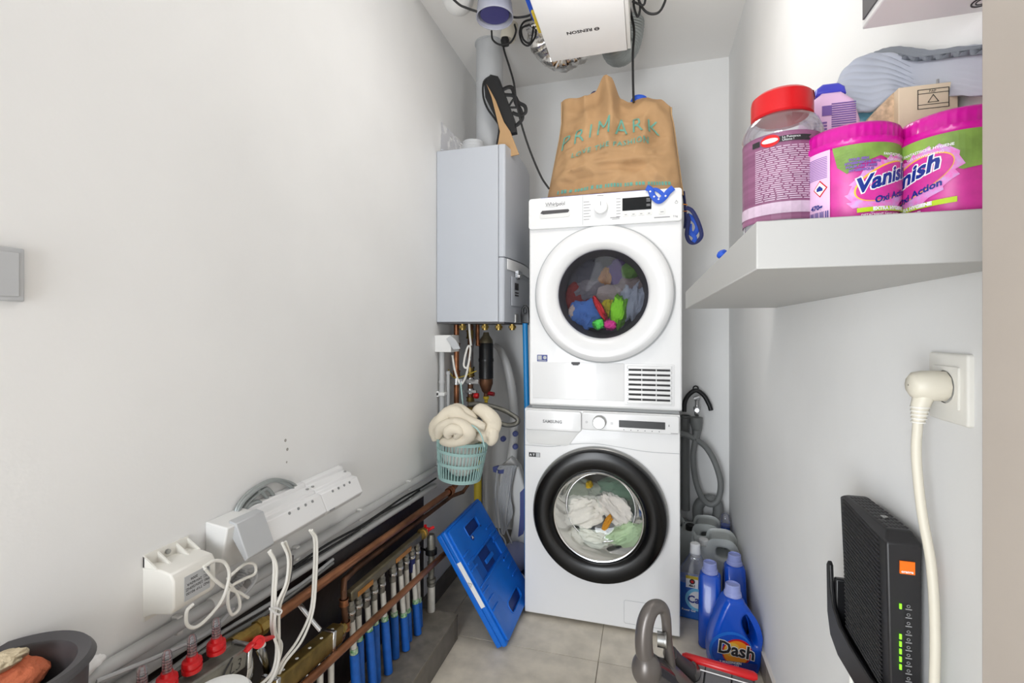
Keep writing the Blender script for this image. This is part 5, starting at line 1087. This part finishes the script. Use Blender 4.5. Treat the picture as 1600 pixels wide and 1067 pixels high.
# calgon
c_=(.192,2.070); t=thing('gel_bottle','clear bottle of blue gel with white cap beside the washing machine','bottle',(c_[0],c_[1],0)); f=fframe(c_[0],c_[1],-.12)
bo=[(p.x,p.y) for p in smooth([(-.066,.004,0),(-.04,0,0),(.04,0,0),(.066,.004,0),(.070,.03,0),(.068,.13,0),(.058,.18,0),(.040,.215,0),(.022,.245,0),(.018,.258,0),(-.018,.258,0),(-.022,.245,0),(-.040,.215,0),(-.058,.18,0),(-.068,.13,0),(-.070,.03,0)],4,True)]
obj('bottle_shell',MB().shape([bo],f,.036,.014),M['clear'],t)
bi=[(x*1.004,z-.001) for x,z in bo if z<.165]; obj('gel_fill',MB().shape([bi],f,.0364,.014),M['bluejuice'],t,label='blue gel filling the lower part')
obj('cap',MB().lathe([(.020,.252),(.021,.256),(.019,.295),(.016,.298),(.001,.298)],(c_[0],c_[1],0),(0,0,1),24),M['wht'],t)
def ff(x,z,e): o,ax,ay,an=[Vector(q) for q in f]; return o+ax*x+ay*z+an*(.0365+e)
def flatp(L,f,e,th=.0003): return MB().shape([L],(Vector(f[0])+Vector(f[3])*e,f[1],f[2],f[3]),th)
obj('label_disc',flatp(circ(.045,32,.008,.085),f,.0368),mat('label_sky',(120,196,232),.4),t,flat=True)
obj('label_disc',flatp(circ(.034,32,.010,.085),f,.0374),M['wht'],t,flat=True)
def tx(s_,size,x,z,f,e,m_,par,bold=.0005,shear=0,k=0,nm='lettering'):
    o,ax,ay,an=[Vector(q) for q in f]
    return obj(nm,MB().text(s_,size,fn=lambda a,b_:o+ax*(x+a)+ay*(z+b_+a*k)+an*e,bold=bold,shear=shear),m_,par,flat=True)
tx('Calgon',.040,-.028,.072,f,.0380,M['lnavy'],t,.0012)
tx('4in1',.014,-.022,.135,f,.0388,M['ink'],t,.0006)
obj('white_flash',flatp([(-.034,.130),(.012,.130),(.012,.178),(-.034,.178)],f,.0370),M['wht'],t,flat=True)
obj('yellow_flash',flatp([(-.034,.166),(.012,.166),(.012,.178),(-.034,.178)],f,.0376),M['yellow'],t,flat=True)
obj('dark_ring',flatp(circ(.0105,20,-.010,.156),f,.0380),M['ink'],t,flat=True); obj('red_dot',flatp(circ(.0055,16,-.010,.156),f,.0386),M['red'],t,flat=True)
tx('Power Gel',.012,-.05,.035,f,.0376,M['wht'],t,.0003)
# blue detergent bottles
def dash(x,y,rz,label,front=True,sc=1.0):
    t=thing('detergent_bottle',label,'bottle',(x,y,0)); f=fframe(x,y,rz)
    P=[(-.078,.010),(-.060,0),(.060,0),(.078,.010),(.086,.05),(.088,.10),(.080,.150),(.058,.200),(.034,.235),(.022,.250),(-.022,.250),(-.034,.238),(-.052,.20),(-.070,.15),(-.082,.10),(-.084,.05)]
    bo=[(p.x*sc,p.y*sc) for p in smooth([(a,b,0) for a,b in P],4,True)]
    hole=[(p.x*sc,p.y*sc) for p in smooth([(a,b,0) for a,b in ((.038,.195),(.056,.165),(.066,.125),(.062,.100),(.050,.108),(.032,.140),(.022,.170),(.026,.192))],4,True)]
    obj('bottle_body',MB().shape([bo,hole],f,.038*sc,.018*sc,5),M['dashb'],t)
    obj('cap',MB().lathe([(.0265*sc,.248*sc),(.029*sc,.252*sc),(.0275*sc,.262*sc),(.025*sc,.264*sc),(.0235*sc,.288*sc),(.021*sc,.290*sc),(.020*sc,.284*sc),(.001,.282*sc)],(x,y,0),(0,0,1),32),M['capc'],t,label='lilac measuring cap')
    K=sc*1.18; X0=-.012*sc; Z0=.006*sc
    obj('sky_swoosh',flatp(circ(.060*K,36,X0-.008*K,Z0+.066*K,.052*K),f,.0382*sc),mat('swoosh_blue',(30,110,210),.3),t,flat=True)
    obj('blue_field',flatp(circ(.056*K,36,X0-.005*K,Z0+.062*K,.048*K),f,.0388*sc),M['dashb'],t,flat=True)
    obj('sun_burst',flatp(circ(.042*K,36,X0+.010*K,Z0+.060*K,.038*K),f,.0394*sc),M['red'],t,flat=True)
    obj('sun_burst',flatp(circ(.037*K,36,X0+.008*K,Z0+.059*K,.034*K),f,.0400*sc),M['orange'],t,flat=True)
    obj('sun_burst',flatp(circ(.021*K,36,X0-.004*K,Z0+.068*K,.020*K),f,.0406*sc),M['gold'],t,flat=True)
    obj('blue_strip',flatp([(X0-.045*K,Z0+.006*K),(X0+.062*K,Z0-.002*K),(X0+.066*K,Z0+.030*K),(X0-.045*K,Z0+.038*K)],f,.0412*sc),M['lnavy'],t,flat=True)
    for q_,c_2,e_ in ((.0040,'wht',.0418),(.0016,'ink',.0424)): tx('Dash',.050*K,X0-.046*K,Z0+.062*K,f,e_*sc,M[c_2],t,q_,.1,-.20)
    for s_,z_,x_,h_ in (('2 WASSINGEN',.031,-.040,.0095),('2 LAVAGES',.021,-.032,.0095),('COLOUR AND WHITE CLEAN',.012,-.044,.0055)): tx(s_,h_*K,X0+x_*K,Z0+z_*K,f,.0418*sc,M['wht'],t,.0003,0,-.08)
    return t
dash(.288,1.79,.20,'blue detergent bottle with large logo, frontmost by the right wall')
dash(.232,1.935,1.42,'blue detergent bottle turned edge-on beside the frontmost one',sc=1.0)
dash(.333,2.03,1.50,'blue detergent bottle standing behind the frontmost one against the wall',sc=1.0)
# ------------------------------------------------------------------ vacuum cleaner
vc=thing('vacuum_cleaner','grey vacuum cleaner with loop handle and red-topped brush head','vacuum cleaner',(.2,1.55,0))
def V(u,v,y): return at(u,v,Y=y)
hw=[(1013,1052),(1006,1010),(1008,975),(1018,952),(1032,948),(1040,962),(1043,1000),(1047,1040)]
hy=[1.36,1.36,1.37,1.385,1.40,1.41,1.43,1.45]
obj('loop_handle',MB().tube([V(u,v_,y) for (u,v_),y in zip(hw,hy)],[.024,.024,.023,.021,.018,.014,.013,.016],16,sm=8),M['vac'],vc)
obj('trigger_wheel',MB().cyl(V(1027,998,1.40),V(1038,1000,1.40),.020,n=24).lathe([(.021,0),(.022,.003),(.021,.006)],V(1038,1000,1.40),(1,0,0),24),M['steel'],vc)
obj('pivot_ball',MB().blob(V(1010,1045,1.36),(.040,.036,.048),81,.02,1,32,22),M['vac'],vc)
obj('upper_body',MB().tube([V(1014,1040,1.37),V(1030,1052,1.42),V(1055,1075,1.48),V(1090,1110,1.55)],[.034,.036,.04,.04],18,sm=5),M['smoke'],vc)
obj('body_shell',MB().tube([V(1020,1036,1.40),V(1042,1052,1.45),V(1075,1085,1.50)],[.020,.034,.036],16,sm=5),M['vac'],vc)
obj('neck',MB().tube([V(1047,1020,1.50),V(1058,1034,1.53),V(1068,1042,1.55),V(1082,1052,1.57)],[.022,.024,.026,.026],18,sm=5),M['dgrey'],vc)
obj('neck_ring',MB().tube([V(1077,1046,1.565),V(1083,1051,1.572)],.0275,20),M['steel'],vc)
ha=V(1070,1027,1.58); hb_=V(1187,1052,1.62)
hd_=(hb_-ha).normalized(); 
ha=Vector((.115,1.62,.078)); hb_=Vector((.352,1.55,.078)); ha=V(1066,1024,1.60); hb_=V(1184,1058,1.555)
obj('red_bar',MB().tube([ha,ha+(hb_-ha)*.05,ha+(hb_-ha)*.95,hb_],[.008,.014,.015,.008],14,flat=.8),M['red'],vc,label='red top bar of the brush head')
zc_=(ha.z+hb_.z)/2
def hv(t_,dy,z): p=ha.lerp(hb_,t_); return Vector((p.x+dy*.28,p.y+dy,z))
vsx=[hv(.04,0,ha.z),hv(.97,0,hb_.z),hv(.97,-.10,.03),hv(.04,-.10,.03),hv(.04,.01,.012),hv(.97,.01,.012),hv(.97,-.10,.012),hv(.04,-.10,.012)]
obj('clear_hood',MB().add(vsx,[(0,1,2,3),(4,7,6,5),(0,4,5,1),(1,5,6,2),(2,6,7,3),(3,7,4,0)]),M['smoke'],vc,bevel=.006)
obj('brush_roll',MB().cyl(hv(.07,-.045,.035),hv(.95,-.045,.035),.022,n=20),M['navy'],vc)
obj('end_cap',MB().cyl(hv(.965,-.03,.04),hv(1.01,-.03,.04),.034,n=24),M['black'],vc)
for t_ in (.33,.68): obj('hood_rib',MB().tube([hv(t_,0,ha.lerp(hb_,t_).z-.004),hv(t_,-.10,.034)],.003,6),M['black'],vc)
obj('white_trim',MB().tube([hv(.12,-.02,ha.z-.014),hv(.95,-.02,hb_.z-.014)],.0018,6),M['wht'],vc)
obj('wheel',MB().cyl(hv(.03,-.02,.022),hv(.05,-.02,.022),.022,n=20),M['black'],vc)
# scuffs on the left wall
for u,v_,w_,h_ in ((446,688,3,9),(449,702,3,6),(448,722,2,5)):
    q=at(u,v_,X=XL); obj('wall_mark',MB().lathe([(.004*w_/3,0),(.001,.0006)],(XL,q.y,q.z),(1,0,0),9),M['dirt'],wl)
G={'garment':None,'power_cable':'black cables around the ventilation box','white_cable':'white cables of the heating controls','wall_cable':'grey and black cables along the left wall',
 'copper_pipe':'copper pipes','stain_remover_tub':'pink tubs on the shelf','detergent_bottle':'blue detergent bottles on the floor','jerrycan':'jerrycans in the back corner','slipper_sole':'slipper soles on the shelf'}
for o in bpy.data.objects:
    if o.parent is None and 'label' in o:
        k=o.name.split('.')[0]
        if k=='garment': o['group']='laundry in the tumble dryer' if o['label'].find('washer')<0 else 'laundry in the washing machine'
        elif k in G: o['group']=G[k]
